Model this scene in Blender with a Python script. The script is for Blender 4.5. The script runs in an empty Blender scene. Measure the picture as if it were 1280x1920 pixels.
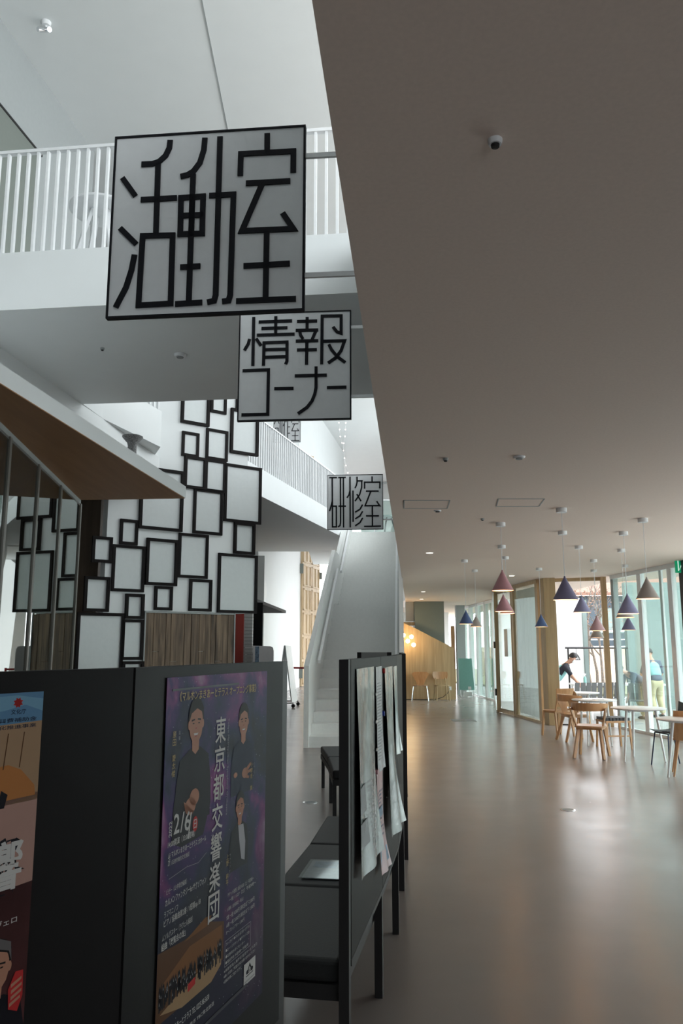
import bpy, bmesh, math, random
from mathutils import Vector, Matrix
random.seed(7)
SC = bpy.context.scene
COL = SC.collection
R = math.radians
PI = math.pi

# ---------------------------------------------------------------- camera, world, lights, exposure
cam_d = bpy.data.cameras.new('camera'); cam = bpy.data.objects.new('camera', cam_d); COL.objects.link(cam)
cam_d.sensor_fit = 'VERTICAL'; cam_d.sensor_height = 36; cam_d.lens = 28
cam_d.clip_start = .05; cam_d.clip_end = 300
cam.location = (0, 0, 1.55); cam.rotation_euler = (R(90 + 9.7), 0, 0)
SC.camera = cam
SC.view_settings.view_transform = 'Standard'
try: SC.view_settings.look = 'None'
except Exception: pass
SC.view_settings.gamma = 1
SC.view_settings.use_curve_mapping = False
SC.view_settings.exposure = 0.12
W = bpy.data.worlds.new('sky'); SC.world = W; W.use_nodes = True
bg = W.node_tree.nodes['Background']
bg.inputs[0].default_value = (.94, .97, 1.0, 1); bg.inputs[1].default_value = 6.0

def area(name, loc, look, sx, sy, power, col=(1, 1, 1)):
    l = bpy.data.lights.new(name, 'AREA'); l.shape = 'RECTANGLE'; l.size = sx; l.size_y = sy
    l.energy = power; l.color = col
    o = bpy.data.objects.new(name, l); COL.objects.link(o); o.location = loc
    d = Vector(look) - Vector(loc)
    o.rotation_euler = d.to_track_quat('-Z', 'Y').to_euler()
    return o
area('clerestory_daylight', (4.6, 15, 7.0), (-3, 15, 5.8), 24, 3.2, 750, (.90, .97, 1.0))
area('skylight_daylight', (-1.0, 27, 9.6), (-1.0, 28, 0), 5, 9, 1400, (.90, .97, 1.0))
area('cafe_window_daylight', (6.0, 8.4, 1.5), (0, 8.4, 1.3), 8, 2.6, 80, (.92, .97, 1.0))
area('rear_high_window_daylight', (4.2, -2.5, 7.0), (-3.0, 7, 4.6), 7, 3.2, 850, (.90, .97, 1.0))
area('far_wall_fill', (.9, 29.5, 2.6), (-3, 29.5, 2.4), 6, 4, 110, (.92, .97, 1.0))  # added lamp with no window, brightens the white wall beyond the stairs
area('near_ceiling_fill', (3.5, -5.6, 1.3), (2.8, 4, 3.2), 5, 2.2, 110, (.86, .94, 1.0))  # added lamp behind the camera, aimed upwards to brighten the near ceiling

# ---------------------------------------------------------------- materials
def mat(name, col, rough=.6, metal=0, emit=None, es=0, noise=0, nscale=20, bump=0, stretch=None, spec=None):
    m = bpy.data.materials.new(name); m.use_nodes = True
    nt = m.node_tree; b = nt.nodes['Principled BSDF']
    b.inputs['Base Color'].default_value = (*col, 1); b.inputs['Roughness'].default_value = rough
    b.inputs['Metallic'].default_value = metal
    if spec is not None: b.inputs['Specular IOR Level'].default_value = spec
    if emit: b.inputs['Emission Color'].default_value = (*emit, 1); b.inputs['Emission Strength'].default_value = es
    tc = nt.nodes.new('ShaderNodeTexCoord'); mp = nt.nodes.new('ShaderNodeMapping')
    nt.links.new(tc.outputs['Object'], mp.inputs[0])
    if stretch: mp.inputs['Scale'].default_value = stretch
    n = nt.nodes.new('ShaderNodeTexNoise'); n.inputs['Scale'].default_value = nscale; n.inputs['Detail'].default_value = 5
    nt.links.new(mp.outputs[0], n.inputs['Vector'])
    cr = nt.nodes.new('ShaderNodeValToRGB')
    k = noise if noise else .02
    cr.color_ramp.elements[0].position = .3; cr.color_ramp.elements[1].position = .7
    cr.color_ramp.elements[0].color = tuple(max(0, c * (1 - k)) for c in col) + (1,)
    cr.color_ramp.elements[1].color = tuple(min(1, c * (1 + k)) for c in col) + (1,)
    nt.links.new(n.outputs['Fac'], cr.inputs[0]); nt.links.new(cr.outputs[0], b.inputs['Base Color'])
    if bump:
        bp = nt.nodes.new('ShaderNodeBump'); bp.inputs['Strength'].default_value = bump; bp.inputs['Distance'].default_value = .01
        nt.links.new(n.outputs['Fac'], bp.inputs['Height']); nt.links.new(bp.outputs[0], b.inputs['Normal'])
    return m

def wood(name, c1, c2, axis=2, rough=.45, scale=14, plank=None):
    m = bpy.data.materials.new(name); m.use_nodes = True
    nt = m.node_tree; b = nt.nodes['Principled BSDF']; b.inputs['Roughness'].default_value = rough
    tc = nt.nodes.new('ShaderNodeTexCoord'); mp = nt.nodes.new('ShaderNodeMapping')
    s = [1, 1, 1]; s[axis] = .06; mp.inputs['Scale'].default_value = s
    nt.links.new(tc.outputs['Object'], mp.inputs[0])
    n = nt.nodes.new('ShaderNodeTexNoise'); n.inputs['Scale'].default_value = scale; n.inputs['Detail'].default_value = 8; n.inputs['Distortion'].default_value = .6
    nt.links.new(mp.outputs[0], n.inputs['Vector'])
    cr = nt.nodes.new('ShaderNodeValToRGB'); cr.color_ramp.elements[0].position = .32; cr.color_ramp.elements[1].position = .68
    cr.color_ramp.elements[0].color = (*c1, 1); cr.color_ramp.elements[1].color = (*c2, 1)
    nt.links.new(n.outputs['Fac'], cr.inputs[0])
    nt.links.new(cr.outputs[0], b.inputs['Base Color'])
    return m

def glass(name, tint, refl=.12, rough=.0):
    m = bpy.data.materials.new(name); m.use_nodes = True; nt = m.node_tree; nt.nodes.clear()
    o = nt.nodes.new('ShaderNodeOutputMaterial'); t = nt.nodes.new('ShaderNodeBsdfTransparent'); g = nt.nodes.new('ShaderNodeBsdfGlossy')
    t.inputs[0].default_value = (*tint, 1); g.inputs['Roughness'].default_value = rough; g.inputs[0].default_value = (.9, .97, .95, 1)
    lw = nt.nodes.new('ShaderNodeLayerWeight'); lw.inputs[0].default_value = .5; pw = nt.nodes.new('ShaderNodeMath'); pw.operation = 'POWER'; pw.inputs[1].default_value = 4.0; nt.links.new(lw.outputs['Facing'], pw.inputs[0])
    mr = nt.nodes.new('ShaderNodeMath'); mr.operation = 'MULTIPLY_ADD'; mr.inputs[1].default_value = .8; mr.inputs[2].default_value = refl
    mr.use_clamp = True
    nt.links.new(pw.outputs[0], mr.inputs[0])
    mx = nt.nodes.new('ShaderNodeMixShader'); nt.links.new(mr.outputs[0], mx.inputs[0])
    nt.links.new(t.outputs[0], mx.inputs[1]); nt.links.new(g.outputs[0], mx.inputs[2]); nt.links.new(mx.outputs[0], o.inputs[0])
    return m

M = {
 'white': mat('white_plaster', (.76, .78, .78), .7, nscale=3, noise=.01),
 'white_stair': mat('white_paint', (.82, .83, .81), .5),
 'soffit': mat('soffit_paint', (.80, .67, .585), .8, nscale=60, noise=.03, bump=.05),
 'greywall': mat('mid_grey', (.34, .36, .36), .7),
 'white_metal': mat('white_metal', (.80, .81, .82), .4),
 'sign_face': mat('sign_board', (.66, .67, .68), .5, spec=.3),
 'ink': mat('black_lettering', (.006, .006, .009), .5, spec=.15),
 'frame_black': mat('black_frame', (.007, .005, .005), .55, spec=.12),
 'panel_white': mat('light_panel', (.62, .65, .65), .4),
 'board': mat('charcoal_board', (.010, .0095, .0095), .5, nscale=200, noise=.05, bump=.02, spec=.09),
 'steel_dark': mat('dark_steel', (.018, .017, .017), .5, spec=.3),
 'cushion': mat('black_leather', (.016, .017, .017), .5, nscale=150, noise=.1, bump=.08, spec=.3),
 'oak': wood('oak', (.42, .29, .15), (.56, .40, .23), 2, .4),
 'oak_dark': wood('canopy_wood', (.30, .135, .047), (.36, .175, .065), 1, .5),
 'chair_wood': wood('chair_wood', (.42, .21, .09), (.56, .31, .15), 2, .35),
 'old_wood': wood('reclaimed_wood', (.055, .038, .026), (.24, .165, .108), 2, .7, 22),
 'door_wood': wood('panelled_pine', (.46, .33, .19), (.64, .49, .31), 2, .5),
 'red': mat('red_paint', (.28, .035, .025), .5),
 'black': mat('black_paint', (.006, .006, .006), .6, spec=.15),
 'bulbw': mat('warm_bulb', (1, .9, .7), .5, emit=(1, .70, .36), es=26),
 'lampglow': mat('lamp_inside', (1, .8, .6), .5, emit=(1, .50, .25), es=2.2),
 'downlight': mat('downlight_lens', (1, .95, .85), .5, emit=(1, .86, .66), es=4),
 'fairy': mat('fairy_bulb', (1, .9, .9), .5, emit=(1, .8, .75), es=5),
 'mint': mat('mint_board', (.17, .37, .34), .5),
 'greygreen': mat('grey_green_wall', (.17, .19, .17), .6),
 'curtain': mat('white_curtain', (.72, .76, .76), .8),
 'glass': glass('window_glass', (.84, .92, .90), .06),
 'glass_clear': glass('clear_glass', (.88, .93, .92), .02),
 'glass_dark': glass('partition_glass', (.38, .34, .29), .10),
 'chrome': mat('chrome', (.75, .76, .78), .2, 1),
 'grey_speck': mat('speckled_grey', (.26, .26, .26), .8, nscale=60, noise=.7, bump=.4),
}

# floor: pale grey resin with a soft gloss
fm = bpy.data.materials.new('resin_floor'); fm.use_nodes = True; _n = fm.node_tree; _b = _n.nodes['Principled BSDF']
_b.inputs['Base Color'].default_value = (.36, .345, .33, 1)
_t = _n.nodes.new('ShaderNodeTexCoord'); _x = _n.nodes.new('ShaderNodeTexNoise'); _x.inputs['Scale'].default_value = 2.2; _x.inputs['Detail'].default_value = 4
_n.links.new(_t.outputs['Object'], _x.inputs['Vector'])
_r = _n.nodes.new('ShaderNodeMapRange'); _r.inputs[3].default_value = .20; _r.inputs[4].default_value = .30
_n.links.new(_x.outputs['Fac'], _r.inputs[0]); _n.links.new(_r.outputs[0], _b.inputs['Roughness'])
_c = _n.nodes.new('ShaderNodeValToRGB'); _c.color_ramp.elements[0].color = (.285, .248, .232, 1); _c.color_ramp.elements[1].color = (.318, .28, .265, 1)
_n.links.new(_x.outputs['Fac'], _c.inputs[0]); _n.links.new(_c.outputs[0], _b.inputs['Base Color'])
_p = _n.nodes.new('ShaderNodeBump'); _p.inputs['Strength'].default_value = .06; _p.inputs['Distance'].default_value = .02
_y = _n.nodes.new('ShaderNodeTexNoise'); _y.inputs['Scale'].default_value = 5
_n.links.new(_t.outputs['Object'], _y.inputs['Vector']); _n.links.new(_y.outputs['Fac'], _p.inputs['Height']); _n.links.new(_p.outputs[0], _b.inputs['Normal'])
M['floor'] = fm

# ---------------------------------------------------------------- mesh helpers
class MB:
    def __init__(s): s.v = []; s.f = []
    def add(s, vs, fs):
        k = len(s.v); s.v += [tuple(v) for v in vs]; s.f += [tuple(i + k for i in f) for f in fs]; return s
    def box(s, x0, y0, z0, x1, y1, z1):
        return s.prism([(x0, y0), (x1, y0), (x1, y1), (x0, y1)], z0, z1)
    def prism(s, poly, z0, z1):
        n = len(poly)
        if sum(poly[i][0] * poly[(i + 1) % n][1] - poly[(i + 1) % n][0] * poly[i][1] for i in range(n)) < 0: poly = poly[::-1]
        vs = [(x, y, z0) for x, y in poly] + [(x, y, z1) for x, y in poly]
        fs = [tuple(range(n))[::-1], tuple(range(n, 2 * n))] + [(i, (i + 1) % n, n + (i + 1) % n, n + i) for i in range(n)]
        return s.add(vs, fs)
    def extr(s, pts, off):       # extrude a planar 3D polygon by a vector
        n = len(pts); o = Vector(off)
        vs = [Vector(p) for p in pts] + [Vector(p) + o for p in pts]
        return s.add(vs, [tuple(range(n))[::-1], tuple(range(n, 2 * n))] + [(i, (i + 1) % n, n + (i + 1) % n, n + i) for i in range(n)])
    def wall(s, a, b, z0, z1, th=.1):   # vertical slab from a to b, thickness to the left of a->b
        d = Vector((b[0] - a[0], b[1] - a[1])).normalized(); n = Vector((-d.y, d.x)) * th
        return s.prism([tuple(a), tuple(b), (b[0] + n.x, b[1] + n.y), (a[0] + n.x, a[1] + n.y)], z0, z1)
    def bar(s, a, b, w, h=None, up=(0, 0, 1)):   # rectangular bar from a to b
        a = Vector(a); b = Vector(b); h = h or w; d = (b - a).normalized(); u = Vector(up)
        if abs(d.dot(u)) > .98: u = Vector((1, 0, 0))
        x = d.cross(u).normalized() * w / 2; y = x.cross(d).normalized() * h / 2
        vs = [a - x - y, a + x - y, a + x + y, a - x + y, b - x - y, b + x - y, b + x + y, b - x + y]
        return s.add(vs, [(3, 2, 1, 0), (4, 5, 6, 7), (0, 1, 5, 4), (1, 2, 6, 5), (2, 3, 7, 6), (3, 0, 4, 7)])
    def tube(s, pts, r, n=8, r2=None):
        pts = [Vector(p) for p in pts]; m = len(pts); rs = r if isinstance(r, (list, tuple)) else [r + ((r2 if r2 else r) - r) * i / max(1, m - 1) for i in range(m)]
        k = len(s.v); ref = None
        for i, p in enumerate(pts):
            d = ((pts[min(i + 1, m - 1)] - pts[max(i - 1, 0)])).normalized()
            if ref is None: ref = Vector((0, 0, 1)) if abs(d.z) < .9 else Vector((1, 0, 0))
            x = d.cross(ref).normalized(); y = d.cross(x).normalized(); ref = x.cross(d) * 1.0
            for j in range(n):
                a = 2 * PI * j / n; s.v.append(tuple(p + (x * math.cos(a) + y * math.sin(a)) * rs[i]))
        for i in range(m - 1):
            for j in range(n):
                s.f.append((k + i * n + j, k + i * n + (j + 1) % n, k + (i + 1) * n + (j + 1) % n, k + (i + 1) * n + j))
        s.f.append(tuple(k + j for j in range(n))[::-1]); s.f.append(tuple(k + (m - 1) * n + j for j in range(n)))
        return s
    def lathe(s, prof, c=(0, 0, 0), n=32):
        k = len(s.v); m = len(prof)
        for r, z in prof:
            for j in range(n):
                a = 2 * PI * j / n; s.v.append((c[0] + r * math.cos(a), c[1] + r * math.sin(a), c[2] + z))
        for i in range(m - 1):
            for j in range(n):
                s.f.append((k + i * n + j, k + i * n + (j + 1) % n, k + (i + 1) * n + (j + 1) % n, k + (i + 1) * n + j))
        s.f.append(tuple(k + j for j in range(n))[::-1]); s.f.append(tuple(k + (m - 1) * n + j for j in range(n)))
        return s
    def ball(s, c, r, n=12, sc=(1, 1, 1)):
        k = len(s.v); m = n // 2 + 1
        for i in range(m):
            t = PI * i / (m - 1)
            for j in range(n):
                a = 2 * PI * j / n
                s.v.append((c[0] + r * sc[0] * max(.001, math.sin(t)) * math.cos(a), c[1] + r * sc[1] * max(.001, math.sin(t)) * math.sin(a), c[2] - r * sc[2] * math.cos(t)))
        for i in range(m - 1):
            for j in range(n): s.f.append((k + i * n + j, k + i * n + (j + 1) % n, k + (i + 1) * n + (j + 1) % n, k + (i + 1) * n + j))
        return s
    def grid(s, fn, nu, nv, closed_back=None):
        k = len(s.v)
        for i in range(nu + 1):
            for j in range(nv + 1): s.v.append(tuple(fn(i / nu, j / nv)))
        for i in range(nu):
            for j in range(nv):
                a = k + i * (nv + 1) + j; s.f.append((a, a + nv + 1, a + nv + 2, a + 1))
        return s
    def shell(s, fn, nu, nv, th):      # curved sheet with real thickness; th is an offset vector or function
        k = len(s.v); s.grid(fn, nu, nv); n1 = len(s.v)
        front = s.v[k:n1]
        def off(i, j):
            if callable(th): return th(i / nu, j / nv)
            return th
        for i in range(nu + 1):
            for j in range(nv + 1):
                p = front[i * (nv + 1) + j]; o = off(i, j); s.v.append((p[0] + o[0], p[1] + o[1], p[2] + o[2]))
        d = n1 - k
        for i in range(nu):
            for j in range(nv):
                a = k + i * (nv + 1) + j + d; s.f.append((a + 1, a + nv + 2, a + nv + 1, a))
        ring = [(i, 0) for i in range(nu)] + [(nu, j) for j in range(nv)] + [(i, nv) for i in range(nu, 0, -1)] + [(0, j) for j in range(nv, 0, -1)]
        ids = [k + i * (nv + 1) + j for i, j in ring]
        for q in range(len(ids)):
            a, b = ids[q], ids[(q + 1) % len(ids)]; s.f.append((b, a, a + d, b + d))
        return s
    def build(s, name, m, parent=None, smooth=False, bevel=0):
        me = bpy.data.meshes.new(name); me.from_pydata(s.v, [], s.f); me.update()
        o = bpy.data.objects.new(name, me); COL.objects.link(o)
        me.materials.append(M[m] if isinstance(m, str) else m)
        if parent: o.parent = parent
        if smooth:
            for p in me.polygons: p.use_smooth = True
            try: me.set_sharp_from_angle(angle=R(40))
            except Exception: pass
        if bevel:
            b = o.modifiers.new('bevel', 'BEVEL'); b.width = bevel; b.segments = 3; b.limit_method = 'ANGLE'
        return o

def tag(o, label=None, cat=None, group=None, kind=None):
    if label: o['label'] = label
    if cat: o['category'] = cat
    if group: o['group'] = group
    if kind: o['kind'] = kind
    return o
def thing(name, label, cat, loc=(0, 0, 0), rz=0, group=None):
    o = bpy.data.objects.new(name, None); COL.objects.link(o); o.empty_display_size = .05
    o.location = loc; o.rotation_euler = (0, 0, rz)
    return tag(o, label, cat, group)
def struct(name, mb, m, parent=None, smooth=False):
    o = mb.build(name, m, parent, smooth)
    if not parent: o['kind'] = 'structure'
    return o
def copy_tree(o, parent=None):
    c = o.copy(); COL.objects.link(c)
    if parent: c.parent = parent
    for ch in list(o.children): copy_tree(ch, c)
    return c

# ---------------------------------------------------------------- setting: floor and ground
FL = [(-12, -6), (8.3, -6), (6.77, 6), (5.757, 13.9), (5.476, 16.1), (5.43, 16.48), (4.2, 16.95), (3.87, 20.15), (4.6, 24.1), (4.35, 27), (4.35, 38), (-12, 38)]
struct('floor', MB().prism(FL, -.1, 0), 'floor')
M['patio'] = mat('patio_concrete', (.30, .30, .29), .8, nscale=8, noise=.06)
M['lawn'] = mat('winter_lawn', (.16, .15, .07), .95, nscale=14, noise=.35, bump=.5)
M['earth'] = mat('dry_slope', (.28, .22, .15), .95, nscale=5, noise=.25, bump=.5)
struct('patio_ground', MB().prism([(8.4, -6), (6.87, 6), (5.86, 13.9), (5.58, 16.1), (5.5, 16.55), (4.3, 17.05), (3.97, 20.15), (4.7, 24.1), (4.45, 27), (4.45, 38), (60, 38), (60, -6)], -.12, -.03), 'patio')
tag(MB().prism([(7.6, 27), (40, 27), (40, 60), (5, 60), (5, 38)], -.03, .05).build('lawn', 'lawn'), kind='stuff')
struct('dry_slope', MB().extr([(8, 33, 0.0), (40, 33, 0.0), (40, 48, 1.6), (8, 48, 1.6), (8, 48, 0)], (0, 0, -.02)), 'earth')

# ceiling over cafe and corridor: its left edge runs away at about five degrees
def edge(y): return -.207 + .0882 * y
CE = [(edge(-6), -6), (10.5, -6), (9.0, 6), (7.2, 13.9), (6.9, 16.6), (5.9, 18), (5.9, 24), (5.6, 38), (edge(28), 38), (edge(28), 28)]
struct('ceiling', MB().prism(CE, 3.0, 3.25), 'soffit')
struct('wall_above_ceiling_edge', MB().wall((edge(28), 28), (edge(-6), -6), 3.25, 4.95, .12), 'white')   # parapet standing on the ceiling edge
# enclosing shell of the tall hall
struct('wall_rear', MB().wall((8.3, -6), (-12, -6), 0, 9.0, -.2), 'greywall')
struct('wall_far', MB().box(-12, 36, 0, -1.6, 36.2, 9.0).box(-1.6, 36, 7, edge(28), 36.2, 9.0).box(.9, 36, 0, edge(28), 36.2, 7), 'white')
struct('wall_right_near', MB().wall((6.79, 6), (8.33, -6), 0, 3.0, .15), 'greywall')
struct('wall_far_right', MB().box(edge(28), 33.0, 0, 4.4, 33.2, 3.0), 'white')
struct('wall_left', MB().box(-12.2, -6, 0, -12, 36, 9.0), 'white')
struct('wall_right_upper', MB().box(5.2, -6, 3.25, 5.4, 36, 9.0), 'white')
struct('wall_far_upper', MB().box(edge(28), 36, 3.25, 5.4, 36.2, 9.0), 'white')
hc = MB().box(-12, -6, 9.0, 5.4, 36.2, 9.2)
struct('ceiling_upper', hc, 'white')
struct('trim_1', MB().bar((-1.60, 6, 8.995), (-1.70, 14, 8.995), .012, .012), 'greywall')      # joint in the upper ceiling
# left wall of upper floor
UW = [(-5.26, -.9), (-3.765, 11.05)]
uw = struct('wall_upper_left', MB().wall(UW[0], UW[1], 5.0, 9.0, .25), 'greywall')  # greyer than the white hall walls
struct('recess_shade', MB().wall((-4.9, 1.9), (-3.952, 9.5), 5.0, 7.9, -.02), M['greygreen'], uw)  # flat darker panel, the shade of an opening put into its colour
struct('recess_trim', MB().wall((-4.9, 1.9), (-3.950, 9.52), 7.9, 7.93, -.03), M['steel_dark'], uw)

# second floor slab: bridge and gallery in one
SL = [(-9, 7.25), (-3.026, 6.572), (1.0, 6.112), (1.0, 8.84), (-3.125, 9.28), (-3.067, 9.9), (-2.655, 11.36), (-2.95, 12.10), (-2.20, 12.65), (-2.17, 12.98), (.03, 21.0), (.27, 24.2), (-9, 24.2)]
struct('upper_floor_slab', MB().prism(SL, 4.46, 5.0), 'white')
struct('landing_slab', MB().prism([(.25, 24.0), (2.6, 24.0), (2.9, 28), (-1, 28), (-1, 24.2)], 4.46, 5.0), 'white')
# wall over canopy (under the bridge), above the room ceiling
struct('wall_left_room', MB().wall((-4.0, 2.1), (-3.35, 7.43), 3.05, 4.46, .15).wall((-3.35, 7.43), (-3.067, 9.9), 3.45, 4.46, .15).wall((-3.067, 9.9), (-2.82, 12.04), 3.95, 4.46, .15), 'white')

# canopy with wood underside
CP = [(-2.15, 2.0), (-1.905, 4.26), (-1.533, 7.704), (-2.59, 7.79), (-3.3, 8.0), (-9, 8.3), (-9, 2.0)]
cn = struct('canopy', MB().prism(CP, 3.006, 3.12), 'white')
CI = [(-2.143, 2.02), (-1.899, 4.26), (-1.54, 7.695), (-2.59, 7.78), (-3.3, 7.99), (-9, 8.29), (-9, 2.02)]
struct('wood_underside', MB().prism(CI, 3.0, 3.006), 'oak_dark', cn)
# glazed partition under the canopy
GA, GB = Vector((-2.214 + .376 * .55, 4.992 - 2.8 * .55)), Vector((-2.59, 7.79))
M['mullion_dark'] = mat('bronze_mullion', (.22, .21, .19), .45, .3)
gp = thing('glass_partition', 'tall brown tinted glass partition reaching the wooden canopy at left', 'partition', (0, 0, 0))
gdir = (GB - GA).normalized()
MB().wall(GA, GB, .04, 2.96, .012).build('pane', 'glass_dark', gp)
MB().wall(GA, GB, 2.94, 3.0, .05).wall(GA, GB, 0, .05, .05).build('rail', 'greywall', gp)
for t in (.19, .413, .601, .788, .997):
    p = GA.lerp(GB, t); MB().bar((p.x, p.y, .04), (p.x, p.y, 2.96), .022, .05, (gdir.x, gdir.y, 0)).build('mullion', 'mullion_dark', gp)
wr = MB().box(-7, 2.5, 0, -6.8, 9, 3.0)
M['brownwall'] = wood('brown_panelling', (.07, .048, .03), (.11, .078, .05), 2, .6)
struct('wall_room_back', wr.box(-7, 12.6, 0, -3.86, 12.75, 4.4), 'brownwall')

# wall of black picture frames
FD = Vector((.81, .587)).normalized(); FO = Vector((-2.35, 12.4)); FN = Vector((FD.y, -FD.x))
def fp(s, z, o=0): q = FO + FD * s + FN * o; return (q.x, q.y, z)
fw = MB()
def fwall(s0, s1, z0, z1):
    a = fp(s0, 0); b = fp(s1, 0); fw.wall(a[:2], b[:2], z0, z1, .2)
fwall(-1.36, -.72, 0, 4.46); fwall(-.72, .79, 2.1, 4.46); fwall(.79, .97, 2.1, 4.46); fwall(-1.2, .97, 4.46, 6.1)
struct('wall_frames', fw, 'white')
FR = [(-0.267, 0.227, 5.086, 5.974), (0.25, 0.536, 5.349, 6.062), (0.713, 1.052, 5.472, 6.018), (0.62, 1.146, 4.723, 5.483), (-0.233, 0.063, 4.549, 4.951), (0.185, 0.579, 4.557, 5.069), (-0.18, 0.199, 4.039, 4.56), (0.182, 0.556, 4.027, 4.563), (0.537, 1.228, 3.574, 4.535), (-0.888, -0.182, 3.33, 4.291), (0.002, 0.516, 3.332, 4.056), (-1.172, -0.892, 3.067, 3.449), (0.728, 1.115, 3.06, 3.576), (-1.573, -1.273, 2.777, 3.159), (-1.266, -0.763, 2.37, 3.06), (-0.75, -0.24, 2.486, 3.196), (-0.23, 0.279, 2.623, 3.32), (0.463, 1.178, 2.104, 3.052), (-1.658, -1.287, 2.067, 2.57), (-0.023, 0.363, 2.115, 2.613), (-0.591, -0.298, 2.115, 2.478), (-1.04, -0.751, 1.975, 2.343), (-1.731, -1.041, 1.10, 2.053), (-1.073, -0.738, 1.38, 1.968), (-1.05, -0.718, .95, 1.362)]
FLB = ['large black picture frame half hidden by the bridge at the top of the white wall', 'small black picture frame cut by the bridge beside the topmost large one', 'black picture frame mostly behind the hanging information corner sign', 'tall black picture frame right below the information corner sign',
 'small thick-edged black picture frame, highest of the small ones on the left', 'black picture frame left of the tall frame below the information sign', 'narrow black picture frame touching the canopy tip from above', 'narrow black picture frame directly left of the largest upper right frame', 'largest black picture frame on the upper right edge of the frame wall',
 'wide black picture frame partly hidden behind the pointed canopy', 'tall black picture frame just right of the canopy point', 'small black picture frame hanging under the canopy near its end', 'small upright black picture frame between the two biggest right-hand frames', 'small square black picture frame beside the glass partition',
 'large black picture frame left of centre above the small square ones', 'tall black picture frame above the left door leaf', 'tall black picture frame above the middle of the wooden doors', 'largest black picture frame at the lower right corner of the frame wall', 'low black picture frame just above the biggest lower left one',
 'small black picture frame directly above the right door leaf', 'smallest black picture frame above the left door leaf', 'small black picture frame touching the left top corner of the doors', 'biggest black picture frame at the lower left beside the glass', 'narrow black picture frame directly left of the wooden doors', 'lowest narrow black picture frame behind the notice board top']
for i, (a, b, z0, z1) in enumerate(FR):
    hw = .022; e = hw * 2
    t = thing('picture_frame', FLB[i], 'picture frame', fp((a + b) / 2, z0, .002), 0, 'black picture frames on the white wall')
    L = Vector(t.location)
    def q(s, z, o): v = Vector(fp(s, z, o)) - L; return tuple(v)
    m = MB()
    th = .035 if i % 3 else .05
    for (s0, s1, y0, y1) in ((a, b, z0, z0 + e), (a, b, z1 - e, z1), (a, a + e, z0 + e, z1 - e), (b - e, b, z0 + e, z1 - e)):
        m.extr([q(s0, y0, .003), q(s1, y0, .003), q(s1, y1, .003), q(s0, y1, .003)], (FN.x * th, FN.y * th, 0))
    m.build('frame', 'frame_black', t)
    MB().extr([q(a + e, z0 + e, .003), q(b - e, z0 + e, .003), q(b - e, z1 - e, .003), q(a + e, z1 - e, .003)], (FN.x * .008, FN.y * .008, 0)).build('panel', 'panel_white', t)
# reclaimed wood double door in the frame wall
dt = thing('door_1', None, None, fp(0, 0)); dt['kind'] = 'structure'; del dt['kind']; tag(dt, kind='structure')
L = Vector(dt.location)
pw = [.13, .09, .11, .08, .12, .10, .12]
for (s0, s1) in ((-.71, .03), (.04, .77)):
    m = MB(); s = s0; k = 0
    while s < s1 - .02:
        w = min(pw[k % 7], s1 - s); zc = [1.1, 1.5, 1.0, .7, 1.35, 1.2][k % 6]
        for (y0, y1) in ((.02, zc), (zc + .003, 2.07)):
            o = .01 + .006 * ((k * 7 + int(y0 > .5)) % 3)
            A = [Vector(fp(*c)) - L for c in ((s, y0, o - .03), (s + w - .004, y0, o - .03), (s + w - .004, y1, o - .03), (s, y1, o - .03))]
            m.extr(A, (FN.x * .03, FN.y * .03, 0))
        s += w; k += 1
    m.build('door_leaf', 'old_wood', dt)
m = MB()
for (s0, s1, y0, y1) in ((-.73, -.71, 0, 2.1), (.77, .79, 0, 2.1), (-.73, .79, 2.075, 2.095)):
    m.extr([Vector(fp(*c)) - L for c in ((s0, y0, 0), (s1, y0, 0), (s1, y1, 0), (s0, y1, 0))], (FN.x * .03, FN.y * .03, 0))
m.build('door_frame', 'greywall', dt)
# things beyond the frame wall
struct('wall_red', MB().box(-1.93, 14.4, 0, -1.752, 14.6, 3.6), 'red')
M['tile'] = mat('grey_tile', (.35, .36, .35), .5)
tb = MB()
for i in range(44): tb.box(-1.750, 14.45, i * .06, -1.60, 14.6, i * .06 + .055)
struct('wall_tiled', tb, 'tile')
struct('wall_black_booth', MB().prism([(-2.4, 16.0), (-1.57, 16.0), (-2.03, 20.6), (-2.4, 20.6)], 0, 2.45), 'black')
struct('booth_roof', MB().prism([(-1.72, 15.3), (-1.691, 15.844), (-1.448, 20.932), (-2.3, 20.932), (-2.3, 15.3)], 2.45, 2.52), 'black')
cab = thing('wall_speaker', 'round white wall speaker beside the lower right picture frame', 'speaker', (-2.52, 25.5, 3.35), R(-6))
MB().tube([(0, 0, 0), (.07, 0, 0)], .33, 28).build('rim', 'white_metal', cab); MB().tube([(.071, 0, 0), (.08, 0, 0)], .28, 28).build('grille', 'white_stair', cab)
struct('wall_left_inner', MB().wall((-2.6, 24.75), (-1.7, 33.0), 0, 9.0, .2).wall((-4.0, 24.75), (-2.4, 24.75), 0, 4.4, .2), 'white')
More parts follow.
